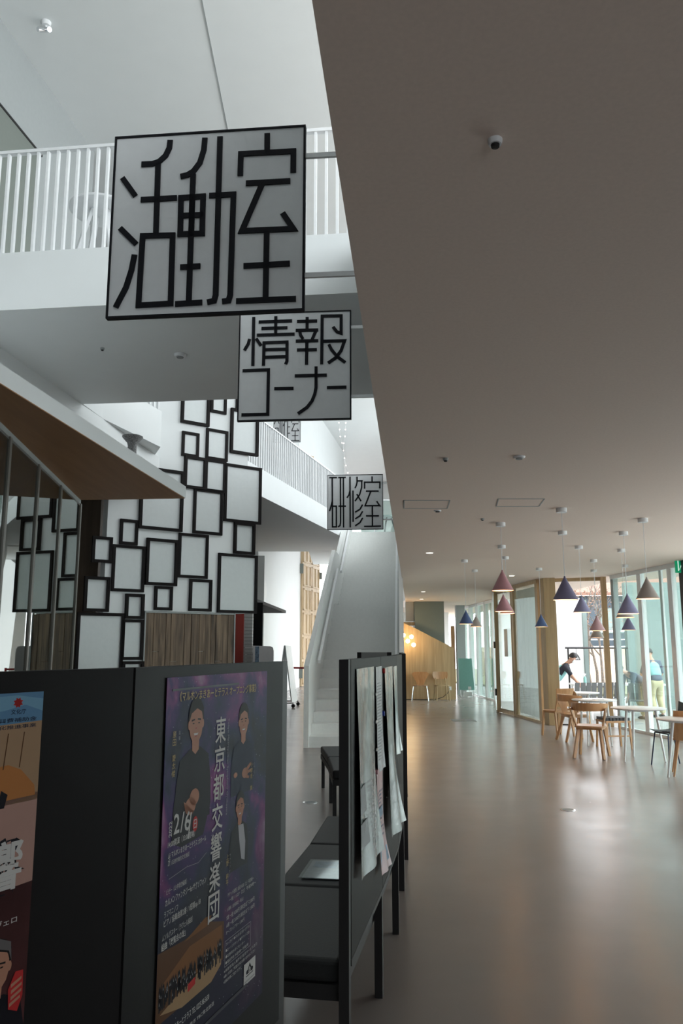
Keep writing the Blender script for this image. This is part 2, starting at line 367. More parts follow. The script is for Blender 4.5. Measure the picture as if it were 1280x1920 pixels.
# tall panelled pine door leaf, opened
td = thing('door_2', None, None, (-1.62, 33.0, 0)); tag(td, kind='structure')
A = Vector((0, 0)); Bv = Vector((.66, 2.2)); dd = Bv.normalized(); nn = Vector((dd.y, -dd.x)); LL = Bv.length
MB().wall(A, Bv, .02, 6.2, .08).build('door_leaf', 'door_wood', td)
m = MB()
for i in range(6):
    for j in range(2):
        s0 = LL * (.04 + j * .48); s1 = s0 + LL * .43; z0 = .1 + i; 
        for (a, b, y0, y1) in ((s0, s1, z0, z0 + .05), (s0, s1, z0 + .84, z0 + .9), (s0, s0 + .09, z0, z0 + .9), (s1 - .09, s1, z0, z0 + .9), ((s0 + s1) / 2 - .03, (s0 + s1) / 2 + .03, z0, z0 + .9)):
            p0 = dd * a; p1 = dd * b
            m.wall((p1.x, p1.y), (p0.x, p0.y), y0, y1, .03) if False else m.extr([(p0.x, p0.y, y0), (p1.x, p1.y, y0), (p1.x, p1.y, y1), (p0.x, p0.y, y1)], (nn.x * .03, nn.y * .03, 0))
m.build('moulding', 'door_wood', td)
for z in (.35, 4.6): MB().box(-.12, -.15, z, .04, .0, z + .4).build('hinge', 'greygreen', td)
MB().box(.62, 2.1, 4.55, .76, 2.3, 4.85).build('latch', 'greygreen', td)
struct('door_3', MB().wall((-1.45, 23.2), (-.85, 23.8), 5.0, 7.35, .08), 'door_wood')
struct('wall_gallery', MB().wall((-3.6, 21.6), (-1.3, 23.3), 5.0, 9.0, .15).wall((-.9, 23.9), (.1, 30), 5, 9.0, .15).wall((-1.3, 23.4), (-.9, 23.9), 7.35, 9.0, .15), 'white')

# ---------------------------------------------------------------- staircase
def sx(y): return -.572 + .075 * (y - 13.0)
SW = 1.50
st = MB()
def step(y0, y1, z):
    st.prism([(sx(y0) + .05, y0), (sx(y0) + SW, y0), (sx(y1) + SW, y1), (sx(y1) + .05, y1)], max(0, z - .9), z)
n1 = 15; r1 = 2.5 / n1
for i in range(n1): step(13.03 + i * .333, 13.03 + (i + 1) * .333 + .02, (i + 1) * r1)
step(18.0, 19.1, 2.5)
for i in range(15): step(19.1 + i * .333, 19.1 + (i + 1) * .333 + .02, 2.5 + (i + 1) * r1)
sc = struct('staircase', st, 'white_stair')
def side(dx, th):
    pr = [(13.0, 0), (13.0, 1.27), (18.0, 3.74), (18.0, 3.52), (19.1, 3.52), (19.1, 3.74), (24.1, 6.15), (24.1, 4.2), (19.1, 1.8), (18, 1.7), (14.6, 0)]
    pr = [(13.0, 0), (13.0, 1.27), (18.05, 3.76), (19.1, 3.76), (24.1, 6.15), (24.1, 4.2), (19.1, 1.8), (18, 1.7), (14.6, 0)]
    m = MB(); m.extr([(sx(y) + dx, y, z) for y, z in pr], (th, 0, 0)); return m
struct('stair_balustrade', side(-.03, .08), 'white_stair', sc); struct('stair_balustrade', side(SW, .08), 'white_stair', sc)
for dx in (.11, SW - .06):
    m = MB(); m.bar((sx(14.0) + dx, 14.0, 1.32), (sx(18.0) + dx, 18.0, 3.30), .045, .06); m.bar((sx(19.0) + dx, 19.0, 3.35), (sx(24) + dx, 24, 5.75), .045, .06)
    for y in (14.5, 16, 17.6): m.bar((sx(y) + dx, y, 1.32 + (y - 14) * .495 - .02), (sx(y) + (-.0 if dx < 1 else SW), y, 1.32 + (y - 14) * .495 - .08), .02)
    for y in (19.6, 21.5, 23.4): m.bar((sx(y) + dx, y, 3.35 + (y - 19) * .48 - .02), (sx(y) + (0 if dx < 1 else SW), y, 3.35 + (y - 19) * .48 - .08), .02)
    struct('stair_handrail', m, 'white_metal', sc)
# railings
def railing(a, b, z, h, sp, name, label, w=.022, n=None):
    a = Vector(a); b = Vector(b); Lr = (b - a).length; d = (b - a).normalized()
    t = thing(name, label, 'railing', (a.x, a.y, z))
    e = b - a
    MB().bar((0, 0, h), (e.x, e.y, h), .05, .03).build('top_rail', 'white_metal', t)
    k = int(Lr / sp); base = None
    for i in range(k + 1):
        p = d * (sp * i)
        if base is None: base = MB().bar((0, 0, 0), (0, 0, h), w, .035, (d.y, -d.x, 0)).build('baluster', 'white_metal', t); o = base
        else: o = base.copy(); COL.objects.link(o)
        o.location = (p.x, p.y, 0); 
    return t
railing((-4.8, 6.82), (.98, 6.16), 5.0, 1.0, .094, 'balcony_railing', 'long white balustrade across the bridge behind the topmost hanging sign')
railing((-3.02, 10.05), (-2.69, 11.28), 5.0, 1.0, .125, 'gallery_railing', 'short piece of white balustrade left of the frame wall under the bridge')
railing((-2.26, 12.85), (.0, 20.95), 5.0, 1.0, .125, 'gallery_railing', 'white balustrade along the gallery running towards the stair top')
# glass guard at stair top
tg = thing('glass_guard', 'glass guard panel at the head of the white stairs', 'railing', (.3, 24.25, 5.0))
MB().box(0, 0, .05, 2.1, .015, 1.05).build('pane', 'glass', tg); MB().box(0, -.02, 1.05, 2.1, .035, 1.09).build('top_rail', 'white_metal', tg)
for x in (0, .7, 1.4, 2.06): MB().box(x, -.02, 0, x + .04, .03, 1.05).build('post', 'white_metal', tg)

# ---------------------------------------------------------------- hanging signs
def stroke_mesh(m, pts, w, conv, th):
    cl = len(pts) > 2 and pts[0] == pts[-2] and pts[1] == pts[-1]
    if cl: pts = pts[:-1]
    n = len(pts); h = w / 2; Lft = []; Rgt = []
    P = [Vector(p) for p in pts]
    for i in range(n):
        if cl: d0 = (P[i] - P[i - 1]) if i else (P[0] - P[-2]); d1 = (P[i + 1] - P[i]) if i < n - 1 else (P[1] - P[0])
        else: d0 = P[i] - P[i - 1] if i else P[1] - P[0]; d1 = P[i + 1] - P[i] if i < n - 1 else P[i] - P[i - 1]
        d0 = d0.normalized(); d1 = d1.normalized(); n0 = Vector((-d0.y, d0.x)); n1_ = Vector((-d1.y, d1.x))
        b = (n0 + n1_); b = b.normalized() if b.length > 1e-4 else n0
        k = min(3.0, 1 / max(.3, b.dot(n0))); Lft.append(P[i] + b * h * k); Rgt.append(P[i] - b * h * k)
    k0 = len(m.v)
    for a, b in zip(Lft, Rgt):
        for q, o in ((a, 0), (b, 0), (b, th), (a, th)): m.v.append(conv(q.x, q.y, o))
    for i in range(n - 1):
        a = k0 + i * 4; b = a + 4
        for j in range(4): m.f.append((a + j, a + (j + 1) % 4, b + (j + 1) % 4, b + j))
    if not cl: m.f.append((k0, k0 + 3, k0 + 2, k0 + 1)); e = k0 + 4 * (n - 1); m.f.append((e, e + 1, e + 2, e + 3))
SIGN_A = (0.029, [[[(0.291,0.971),(0.288,0.926),(0.269,0.882),(0.235,0.85),(0.199,0.84),(0.141,0.841)],[(0.231,0.841),(0.235,0.441)],[(0.146,0.638),(0.339,0.637)],[(0.041,0.769),(0.116,0.661)],[(0.042,0.484),(0.132,0.39)],[(0.126,0.331),(0.114,0.248),(0.089,0.153),(0.039,0.046)],[(0.165,0.433),(0.324,0.429),(0.327,0.055),(0.159,0.053),(0.165,0.433),(0.324,0.429)]],[[(0.478,0.971),(0.474,0.902),(0.455,0.83),(0.422,0.783),(0.39,0.764),(0.354,0.757)],[(0.421,0.768),(0.421,0.06)],[(0.361,0.636),(0.478,0.638),(0.479,0.43),(0.364,0.432),(0.361,0.636),(0.478,0.638)],[(0.361,0.536),(0.483,0.533)],[(0.422,0.64),(0.422,0.429)],[(0.37,0.25),(0.475,0.251)],[(0.351,0.051),(0.491,0.054)],[(0.559,0.973),(0.559,0.09),(0.552,0.06),(0.516,0.053)],[(0.51,0.639),(0.638,0.639),(0.634,0.087),(0.626,0.057),(0.593,0.054)]],[[(0.809,0.974),(0.81,0.864)],[(0.671,0.742),(0.672,0.866),(0.948,0.863),(0.948,0.743)],[(0.702,0.697),(0.933,0.696)],[(0.786,0.686),(0.686,0.433),(0.952,0.43),(0.896,0.52)],[(0.815,0.43),(0.815,0.058)],[(0.699,0.24),(0.936,0.242)],[(0.665,0.053),(0.969,0.052)]]])
SIGN_B = (0.028, [[[(0.122,0.971),(0.122,0.504)],[(0.088,0.761),(0.076,0.714),(0.042,0.654)],[(0.148,0.764),(0.194,0.694)],[(0.325,0.972),(0.325,0.789)],[(0.168,0.922),(0.475,0.924)],[(0.195,0.859),(0.433,0.859)],[(0.153,0.796),(0.499,0.796)],[(0.219,0.504),(0.221,0.721),(0.431,0.722),(0.432,0.541),(0.42,0.512)],[(0.222,0.655),(0.432,0.654)],[(0.223,0.583),(0.431,0.584)]],[[(0.612,0.956),(0.612,0.831)],[(0.52,0.916),(0.703,0.915)],[(0.509,0.831),(0.714,0.829)],[(0.545,0.824),(0.554,0.783),(0.575,0.748)],[(0.692,0.823),(0.657,0.734)],[(0.51,0.729),(0.714,0.727)],[(0.521,0.644),(0.702,0.642)],[(0.611,0.727),(0.609,0.503)],[(0.746,0.503),(0.749,0.96),(0.921,0.957),(0.921,0.791),(0.884,0.805),(0.848,0.854)],[(0.751,0.72),(0.952,0.719),(0.921,0.628),(0.878,0.565),(0.804,0.513)],[(0.81,0.689),(0.834,0.639),(0.886,0.57),(0.957,0.514)]],[[(0.03,0.461),(0.265,0.464),(0.265,0.049),(0.028,0.048)]],[[(0.32,0.285),(0.494,0.284)]],[[(0.504,0.4),(0.793,0.4)],[(0.696,0.483),(0.696,0.283),(0.685,0.225),(0.661,0.163),(0.618,0.106),(0.536,0.048)]],[[(0.794,0.283),(0.969,0.283)]]])
SIGN_C = (0.026, [[[(0.028,0.961),(0.168,0.96)],[(0.081,0.96),(0.084,0.52),(0.069,0.459),(0.033,0.334)],[(0.084,0.51),(0.087,0.044),(0.159,0.044),(0.157,0.425),(0.084,0.426)],[(0.192,0.96),(0.331,0.96)],[(0.232,0.959),(0.234,0.126),(0.224,0.065),(0.185,0.041)],[(0.286,0.958),(0.289,0.03)],[(0.195,0.425),(0.333,0.423)]],[[(0.408,0.973),(0.411,0.031)],[(0.407,0.708),(0.389,0.633),(0.351,0.577)],[(0.462,0.711),(0.463,0.131)],[(0.538,0.97),(0.538,0.869),(0.524,0.808),(0.499,0.756)],[(0.538,0.891),(0.641,0.891)],[(0.624,0.89),(0.621,0.766),(0.584,0.635),(0.499,0.513)],[(0.532,0.644),(0.609,0.512)],[(0.637,0.448),(0.589,0.363),(0.5,0.309)],[(0.637,0.324),(0.589,0.243),(0.5,0.185)],[(0.637,0.204),(0.589,0.118),(0.5,0.058)]],[[(0.813,0.971),(0.813,0.864)],[(0.675,0.743),(0.676,0.863),(0.955,0.862),(0.954,0.743)],[(0.698,0.698),(0.932,0.696)],[(0.788,0.693),(0.683,0.427),(0.948,0.424),(0.893,0.51)],[(0.814,0.421),(0.813,0.051)],[(0.698,0.239),(0.933,0.237)],[(0.661,0.046),(0.969,0.048)]]])
_k = SIGN_C[1][2]
SIGN_D = (.026, [[[(.10, .95), (.02, .70)], [(.10, .95), (.20, .72)], [(.06, .55), (.17, .55), (.17, .40), (.06, .40), (.06, .55), (.17, .55)], [(.05, .32), (.05, .10), (.17, .10), (.17, .32), (.05, .32), (.05, .10)], [(.24, .90), (.24, .25)], [(.31, .96), (.31, .04), (.27, .04)]],
 [[(.42, .96), (.40, .75), (.36, .62)], [(.40, .72), (.40, .04)], [(.50, .96), (.48, .85), (.45, .76)], [(.48, .84), (.63, .84)], [(.53, .84), (.53, .04)], [(.53, .58), (.62, .58)], [(.53, .34), (.62, .34)]], _k])
def sign(X, Y, zb, S, a, data, label, bars, flip=1):
    p = Vector((math.cos(a), math.sin(a))); n = Vector((p.y, -p.x))
    t = thing('hanging_sign', label, 'sign', (X, Y, zb), 0, 'square hanging signs')
    def cv(u, v, o): q = p * ((u - 1) * S) + n * (o + .016); return (q.x, q.y, v * S)
    MB().extr([cv(0, 0, -.016), cv(1, 0, -.016), cv(1, 1, -.016), cv(0, 1, -.016)], (n.x * .016, n.y * .016, 0)).build('board', 'sign_face', t)
    m = MB(); w = .011
    for (u0, v0, u1, v1) in ((-w, -w, 1 + w, .0), (-w, 1, 1 + w, 1 + w), (-w, 0, 0, 1), (1, 0, 1 + w, 1)):
        m.extr([cv(u0, v0, -.026), cv(u1, v0, -.026), cv(u1, v1, -.026), cv(u0, v1, -.026)], (n.x * .032, n.y * .032, 0))
    m.build('frame', 'ink', t)
    for ch in data[1]:
        m = MB()
        for s_ in ch: stroke_mesh(m, s_, data[0], cv, .008)
        m.build('character', 'ink', t)
    for v in bars:
        a0 = Vector(cv(1.0, v, -.01)); m = MB().bar(a0, a0 + Vector((.46, -.04, 0)), .016, .025); m.build('support_arm', 'white_metal', t)
    return t
sign(-.194, 3.749, 3.214, .998, -.0986, SIGN_A, 'biggest and topmost square white sign with black characters for activity room', (.84, .18))
sign(.0693, 6.141, 3.357, .9, -.0748, SIGN_B, 'square white sign reading information corner in four rows of black characters, second from top', (.85, .2))
sign(.748, 14.284, 3.682, 1.0, -.0735, SIGN_C, 'square white training room sign, lowest hanging in front of the stairs', (.85, .17))
far_sign = sign(-1.069, 20, 6.807, .69, -.07, SIGN_D, 'small far square sign half hidden behind the information corner sign', ())
MB().tube([(-.35, .0, .69), (-.35, .0, 2.19)], .012).build('hanging_rod', 'white_metal', far_sign)

# ---------------------------------------------------------------- window walls on the right
def post(a, z0, z1, w, d, m, name, parent, ang=0):
    return MB().bar((a[0], a[1], z0), (a[0], a[1], z1), w, d, (math.cos(ang), math.sin(ang), 0)).build(name, m, parent)
def window(idx, a, b, nm, frame_m, pane_m='glass', z1=2.97, mull=.05, dep=.1, posts=None, curtain=False):
    a = Vector(a); b = Vector(b); d = (b - a).normalized(); ang = math.atan2(d.y, d.x)
    t = thing('window_%d' % idx, None, None, (0, 0, 0)); tag(t, kind='structure')
    MB().wall(a, b, .05, z1 - .05, .02).build('pane', pane_m, t)
    m = MB().wall(a, b, 0, .05, .06).wall(a, b, z1 - .05, 3.0, .06); m.build('sill_and_head', frame_m, t)
    for k in (posts if posts is not None else [i / nm for i in range(nm + 1)]):
        p = a.lerp(b, k); MB().bar((p.x, p.y, .0), (p.x, p.y, 3.0), mull, dep, (d.x, d.y, 0)).build('mullion', frame_m, t)
    return t
window(1, (6.77, 6), (5.757, 13.9), 6, 'white_metal', mull=.09, dep=.12)
window(2, (5.757, 13.9), (5.476, 16.1), 2, 'white_metal', mull=.09, dep=.14, posts=(.0, .49))
MB().bar((5.757 - .281 * .16, 13.9 + 2.2 * .16, 0), (5.757 - .281 * .16, 13.9 + 2.2 * .16, 3.0), .035, .08, (-.127, .992, 0)).build('mullion', 'white_metal', [o for o in COL.objects if o.name == 'window_2'][0])
window(3, (4.215, 17.05), (4.04, 18.9), 1, 'oak', pane_m='glass_clear', posts=(.04, .97), mull=.09, dep=.16)
window(4, (3.87, 20.15), (4.6, 24.1), 3, 'white_metal', mull=.05)
window(5, (4.6, 24.1), (4.35, 30), 5, 'white_metal', mull=.16)
# grey-green steel posts
struct('trim_2', MB().box(5.46, 16.05, 0, 5.56, 16.2, 3.0), 'greywall')
struct('trim_3', MB().box(5.70, 13.15, 0, 5.86, 13.45, 3.0), 'steel_dark')
# wooden door case: open doorway with heavy oak posts
dc = thing('door_4', None, None, (0, 0, 0)); tag(dc, kind='structure')
MB().prism([(4.19, 16.93), (4.235, 16.72), (4.46, 16.66), (4.46, 16.86)], 0, 3.0).build('oak_post', 'oak', dc)
MB().prism([(5.33, 16.40), (5.43, 16.36), (5.46, 16.5), (5.36, 16.54)], 0, 3.0).build('oak_post', 'oak', dc)
MB().wall((4.19, 16.93), (5.46, 16.46), 2.93, 3.0, .12).build('oak_head', 'oak', dc)
MB().wall((4.40, 16.80), (5.36, 16.50), .0, .02, .1).build('threshold', 'steel_dark', dc)
# open glazed oak leaf at its left
ol = thing('door_5', None, None, (0, 0, 0)); tag(ol, kind='structure')
a, b = Vector((3.872, 20.147)), Vector((4.036, 18.902))
MB().wall(a, b, .08, 2.9, .02).build('pane', 'glass_clear', ol)
for k in (.02, .98): p = a.lerp(b, k); MB().bar((p.x, p.y, 0), (p.x, p.y, 2.96), .09, .06, (0, 1, 0)).build('stile', 'oak', ol)
MB().wall(a, b, 0, .1, .05).wall(a, b, 2.88, 2.97, .05).build('rail', 'oak', ol)
for z in (1.55, .4): MB().box(3.80, 20.1, z, 3.87, 20.2, z + .16).build('hinge', 'steel_dark', ol)
# oak panel and curtains inside the lobby
struct('wall_lobby', MB().box(4.45, 20.3, 0, 4.9, 20.4, 2.95).box(4.62, 18.9, 0, 4.72, 19.4, 2.95), 'oak')
def curtain(x0, y0, x1, y1, label, h=2.9, gather=0):
    m = MB(); a = Vector((x0, y0)); b = Vector((x1, y1)); d = b - a; n = Vector((-d.y, d.x)).normalized()
    f = lambda u, v: ((a + d * (u * (1 - gather * (1 - v)) )).x + n.x * .03 * math.sin(u * 40), (a + d * (u * (1 - gather * (1 - v)))).y + n.y * .03 * math.sin(u * 40), .03 + v * h)
    m.shell(f, 60, 8, (n.x * .006, n.y * .006, 0)); return tag(m.build('curtain', 'curtain', None, True), label, 'curtain', 'white curtains by the oak doorway')
curtain(4.28, 20.0, 4.38, 18.2, 'sheer white curtain seen through the glazed oak door leaf')
curtain(4.50, 17.1, 4.63, 17.4, 'white curtain gathered just inside the open oak doorway', gather=-.35)
tag(MB().box(3.93, 19.5, 1.35, 3.94, 19.15, 2.0).build('paper_notice', 'panel_white'), 'plain white paper notice taped inside the open glazed door leaf', 'notice')

# corridor end: oak stair screen, grey block
struct('wall_oak_screen', MB().extr([(1.35, 25, 0), (3.50, 25, 0), (3.47, 25, 1.55), (2.287, 25, 2.16), (1.826, 25, 2.371), (1.35, 25, 2.62)], (0, .15, 0)), 'oak')
struct('wall_grey_block', MB().extr([(2.30, 25.2, 2.0), (3.22, 25.2, 1.5), (3.22, 25.2, 3.0), (2.30, 25.2, 3.0)], (0, .6, 0)), 'greygreen')
struct('wall_white_block', MB().box(2.04, 25.6, 2.4, 2.3, 25.9, 3.0), 'white')
struct('trim_4', MB().box(1.95, 25.3, 2.26, 2.3, 25.9, 2.36), 'oak')
struct('trim_5', MB().box(3.93, 27.5, 0, 4.22, 27.8, 3.0), 'greywall')
struct('trim_6', MB().box(3.75, 27.6, 0, 3.88, 27.7, 2.3), 'chair_wood')
# ---------------------------------------------------------------- pendant lamps
LC = {'pink': (.52, .27, .30), 'violet': (.20, .19, .31), 'blue': (.08, .13, .28), 'lilac': (.27, .27, .43), 'taupe': (.42, .37, .34), 'rose': (.55, .34, .36)}
for k, c in LC.items(): M['lamp_' + k] = mat('lamp_' + k, c, .5)
LP = [((1.864, 9.225), 'pink', 2.205, .126, 'pink cone pendant lamp, front one of the left pair'),
 ((2.29, 11.315), 'pink', 2.06, .126, 'pink cone pendant lamp hanging lower behind the front pink one'),
 ((2.63, 12.73), 'rose', 2.09, .12, 'pale rose cone pendant lamp peeking out behind the lower pink one'),
 ((2.311, 8.25), 'violet', 2.04, .13, 'large violet cone pendant lamp nearest the camera, hanging lowest in front'),
 ((2.778, 9.917), 'violet', 2.13, .135, 'violet cone pendant lamp mostly hidden behind the largest violet one'),
 ((3.411, 11.375), 'lilac', 2.05, .126, 'lilac blue cone pendant lamp right of the two overlapping violet ones'),
 ((3.414, 8.914), 'taupe', 2.09, .128, 'taupe cone pendant lamp, rightmost of the cluster'),
 ((3.56, 9.963), 'lilac', 1.97, .132, 'lilac cone pendant lamp left of the rightmost taupe one'),
 ((4.151, 11.75), 'taupe', 1.99, .13, 'taupe cone pendant lamp behind the left shoulder of a lilac one'),
 ((5.001, 14.016), 'violet', 1.86, .125, 'violet blue cone pendant lamp low behind the lilac one at right'),
 ((4.182, 13.158), 'rose', 1.83, .13, 'rose cone pendant lamp in front of the open doorway view'),
 ((4.722, 14.888), 'taupe', 1.74, .122, 'pale taupe cone pendant lamp showing below the rose one'),
 ((3.624, 14.586), 'blue', 1.93, .118, 'small blue cone pendant lamp in front of the oak corner post'),
 ((2.046, 13.198), 'blue', 1.94, .118, 'dark blue cone pendant lamp at the far left of the cluster'),
 ((2.493, 14.888), 'taupe', 1.94, .11, 'small taupe cone pendant lamp beside the far left dark blue one')]
for (x, y), c, zb, r, lab in LP:
    t = thing('pendant_lamp', lab, 'pendant lamp', (x, y, 3.0), 0, 'cone pendant lamps over the cafe')
    h = r * 1.78; z0 = zb - 3.0
    MB().lathe([(.055, -.045), (.055, 0)], n=24).build('ceiling_rose', 'white_metal', t, True)
    MB().tube([(0, 0, -.045), (0, 0, z0 + h)], .003, 6).build('cord', 'white_metal', t)
    m = MB(); n = 40; prof = [(r, z0), (.012, z0 + h), (.012, z0 + h + .012), (.001, z0 + h + .012)]
    k = 0
    m.grid(lambda u, v: (lambda q: (q[0] * math.cos(2 * PI * u), q[0] * math.sin(2 * PI * u), q[1]))([(r - .004, z0 + .0), (r, z0), (.010, z0 + h), (.008, z0 + h + .014), (.0015, z0 + h + .016)][round(v * 4)]), 40, 4)
    shade = m.build('lamp_shade', 'lamp_' + c, t, True)
    m = MB(); m.grid(lambda u, v: ((r - .005 - v * (r - .02)) * math.cos(2 * PI * u), (r - .005 - v * (r - .02)) * math.sin(2 * PI * u), z0 + .001 + v * (h - .03)), 40, 1)
    m.build('inner_shade', 'lampglow', shade, True)
    MB().ball((0, 0, z0 + .05), .028)  .build('bulb', 'bulbw', shade, True)

# wall globes on the oak screen
for i, (x, z) in enumerate([(1.762, 2.197), (1.889, 1.939), (2.133, 1.89), (2.017, 1.762), (2.194, 1.649), (1.812, 1.601)]):
    t = thing('globe_lamp', ['glowing globe wall lamp, highest on the oak wall', 'glowing globe lamp upper left of the right group on the oak wall', 'glowing globe lamp upper right on the oak wall', 'glowing globe lamp in the middle of the group on the oak wall', 'glowing globe lamp, rightmost and low on the oak wall', 'glowing globe lamp, lowest left on the oak wall beside the stairs'][i], 'lamp', (x, 24.6, z), 0, 'globe lamps on the oak wall')
    MB().ball((0, 0, 0), .062, 20).build('globe', 'bulbw', t, True); MB().tube([(0, .05, 0), (0, .40, 0)], .012).build('stem', 'chrome', t)

# ceiling fittings
def disc(name, x, y, r, h, m, lab, cat, group=None, z=3.0, inner=None):
    t = thing(name, lab, cat, (x, y, z), 0, group)
    MB().lathe([(r * .86, -h), (r, -h * .4), (r, 0)], n=28).build('housing', m, t, True)
    if inner: MB().lathe([(r * .55, -h - .008), (r * .62, -h + .002)], n=20).build('lens', inner, t, True)
    return t
disc('smoke_detector', .444, 2.09, .021, .016, 'white_metal', 'small dome detector alone on the near part of the dark ceiling', 'detector', None, 3.0, 'steel_dark')
disc('sprinkler_head', .805, 6.007, .022, .02, 'greywall', 'small dark sprinkler head left of the flat round detector', 'sprinkler', 'ceiling sprinklers', 3, 'steel_dark')
disc('smoke_detector', 1.364, 5.955, .045, .014, 'white_metal', 'flat round ceiling detector right of the sprinkler, in front of the hatches', 'detector', None, 3, 'greywall')
disc('sprinkler_head', 1.025, 8.381, .04, .012, 'white_metal', 'flat sprinkler cap under the left access hatch', 'sprinkler', 'ceiling sprinklers', 3, 'steel_dark')
disc('sprinkler_head', 1.597, 8.914, .02, .02, 'greywall', 'small dark sprinkler head between the hatches and the pink lamps', 'sprinkler', 'ceiling sprinklers', 3, 'steel_dark')
for (x, y, lab) in ((1.354, 12.186, 'lit recessed downlight nearest, left of the pendant lamps'), (2.119, 20.732, 'lit recessed downlight, middle one towards the corridor end'), (2.393, 23.917, 'lit recessed downlight, farthest at the corridor end'), (3.445, 16.111, 'lit recessed downlight behind the pink lamps')):
    t = thing('downlight', lab, 'downlight', (x, y, 3.0), 0, 'recessed ceiling downlights')
    MB().lathe([(.058, -.006), (.068, 0)], n=24).build('ring', 'white_metal', t); MB().lathe([(.05, -.009), (.052, -.004)], n=24).build('lens', 'downlight', t)
for (q, lab) in (([(.621, 7.79), (1.077, 7.79), (1.111, 8.25), (.656, 8.25)], 'rectangular ceiling access hatch, left one'), ([(1.543, 7.704), (1.995, 7.704), (2.045, 8.122), (1.603, 8.122)], 'rectangular ceiling access hatch, right one near the lamps')):
    t = thing('access_hatch', lab, 'hatch', (q[0][0], q[0][1], 3.0), 0, 'ceiling access hatches')
    L = Vector(t.location); m = MB()
    for i in range(4):
        a = Vector((*q[i], 2.9985)) - L; b = Vector((*q[(i + 1) % 4], 2.9985)) - L; m.bar(a, b, .012, .003)
    m.build('frame', 'greywall', t); c = [(x - L.x, y - L.y) for x, y in q]; MB().prism(c, -.001, 0).build('cover', 'soffit', t)
disc('sprinkler_head', -2.35, 7.45, .02, .02, 'greywall', 'tiny sprinkler head under the bridge, left', 'sprinkler', None, 4.46, 'steel_dark')
disc('smoke_detector', -1.62, 7.62, .06, .03, 'white_metal', 'round white detector on the underside of the bridge', 'detector', None, 4.46, 'greywall')
# twin spotlight on the upper ceiling
t = thing('spotlight', 'small twin spotlight on the bright upper ceiling at top left', 'spotlight', (-3.563, 8.484, 9.0))
MB().lathe([(.05, -.05), (.06, 0)], n=16).build('base', 'white_metal', t, True); MB().tube([(0, 0, -.05), (.0, 0, -.12)], .015).build('stem', 'white_metal', t)
for s in (-1, 1): MB().tube([(0, 0, -.10), (s * .07, -.06, -.15)], .03, 12).build('lamp_head', 'chrome', t, True)
# festoon of fairy bulbs
def festoon(pts, n, name, lab):
    t = thing(name, lab, 'string lights', pts[0])
    L = Vector(pts[0]); P = [Vector(p) - L for p in pts]
    MB().tube(P, .004, 5).build('cord', 'white_metal', t)
    seg = [(P[i + 1] - P[i]).length for i in range(len(P) - 1)]; tot = sum(seg)
    for k in range(n):
        s = tot * (k + .5) / n; i = 0
        while s > seg[i]: s -= seg[i]; i += 1
        q = P[i].lerp(P[i + 1], s / seg[i]); MB().ball(tuple(q), .015, 8).build('bulb', 'fairy', t, True)
festoon([(-.11, 22, 9.0), (-.08, 22, 7.95), (-.03, 22, 7.45), (.045, 22, 7.2), (.10, 22, 7.5), (.125, 22, 7.95), (.15, 22, 9.0)], 18, 'string_lights', 'looped string of fairy bulbs hanging between the signs')
festoon([(.045, 22.05, 7.2), (.106, 22.05, 6.72), (.196, 22.05, 6.39), (.26, 22.05, 5.9)], 6, 'string_lights', 'straight string of fairy bulbs running down behind the training room sign')
# speckled funnel fitting under the gallery
t = thing('funnel_fitting', 'grey speckled funnel shaped fitting on the wall above the canopy', 'wall fitting', (-2.60, 9.62, 3.90))
t.scale = (.64, .64, .64)
MB().lathe([(.085, .0), (.085, .20), (.10, .26), (.19, .36), (.20, .385), (.17, .40)], n=28).build('funnel', 'grey_speck', t, True)
MB().bar((-.0, 0, .05), (-.70, .0, .05), .03).build('bracket', 'greywall', t)

# exit sign at the right edge
t = thing('exit_sign', 'green emergency exit sign on the right edge below the ceiling', 'sign', (5.62, 13.35, 2.80))
M['exit'] = mat('exit_green', (.0, .22, .10), .5, emit=(.0, .45, .2), es=.35)
M['exitw'] = mat('exit_white', (.8, .9, .85), .5, emit=(.8, 1, .9), es=.6)
MB().box(0, 0, 0, .50, .05, .25).build('housing', 'exit', t)
m = MB(); m.box(.03, -.004, .03, .045, 0, .22).box(.03, -.004, .205, .14, 0, .22).box(.125, -.004, .03, .14, 0, .22).ball((.10, -.002, .17), .018, 10, (1, .15, 1))
m.bar((.09, -.003, .15), (.075, -.003, .10), .02, .004).bar((.075, -.003, .10), (.10, -.003, .07), .012, .004).bar((.10, -.003, .07), (.095, -.003, .035), .012, .004).bar((.075, -.003, .10), (.055, -.003, .05), .012, .004).bar((.088, -.003, .14), (.115, -.003, .12), .01, .004)
m.build('running_figure', 'exitw', t)

# ---------------------------------------------------------------- cafe furniture
def table(x, y, r, lab, n=3, rot=0, h=.72, splay=.12, group='round white cafe tables', legr=.013):
    t = thing('round_table', lab, 'table', (x, y, 0), rot, group)
    MB().lathe([(r - .012, h - .022), (r, h - .01), (r, h - .004), (r - .006, h)], n=56).build('table_top', 'white_metal', t, True)
    MB().lathe([(r * .55, h - .045), (r * .55, h - .022)], n=30).build('mounting_ring', 'white_metal', t)
    for i in range(n):
        a = 2 * PI * i / n; MB().tube([((r * .62) * math.cos(a), (r * .62) * math.sin(a), h - .03), ((r * .62 + splay) * math.cos(a), (r * .62 + splay) * math.sin(a), 0)], .02, 10, legr).build('leg', 'white_metal', t, True)
    return t
table(4.203, 11.60, .375, 'round white table nearest the camera in front of the glass, standing free', 3, R(208), splay=.09)
table(4.158, 13.455, .36, 'round white table with the bent-back wooden chair pushed up to it', 4, R(45), splay=.05)
table(4.515, 15.546, .385, 'round white table farthest back before the open doorway', 4, R(30), splay=.05)
table(4.155, 9.80, .375, 'round white table cut off by the right edge of the picture', 3, R(0))

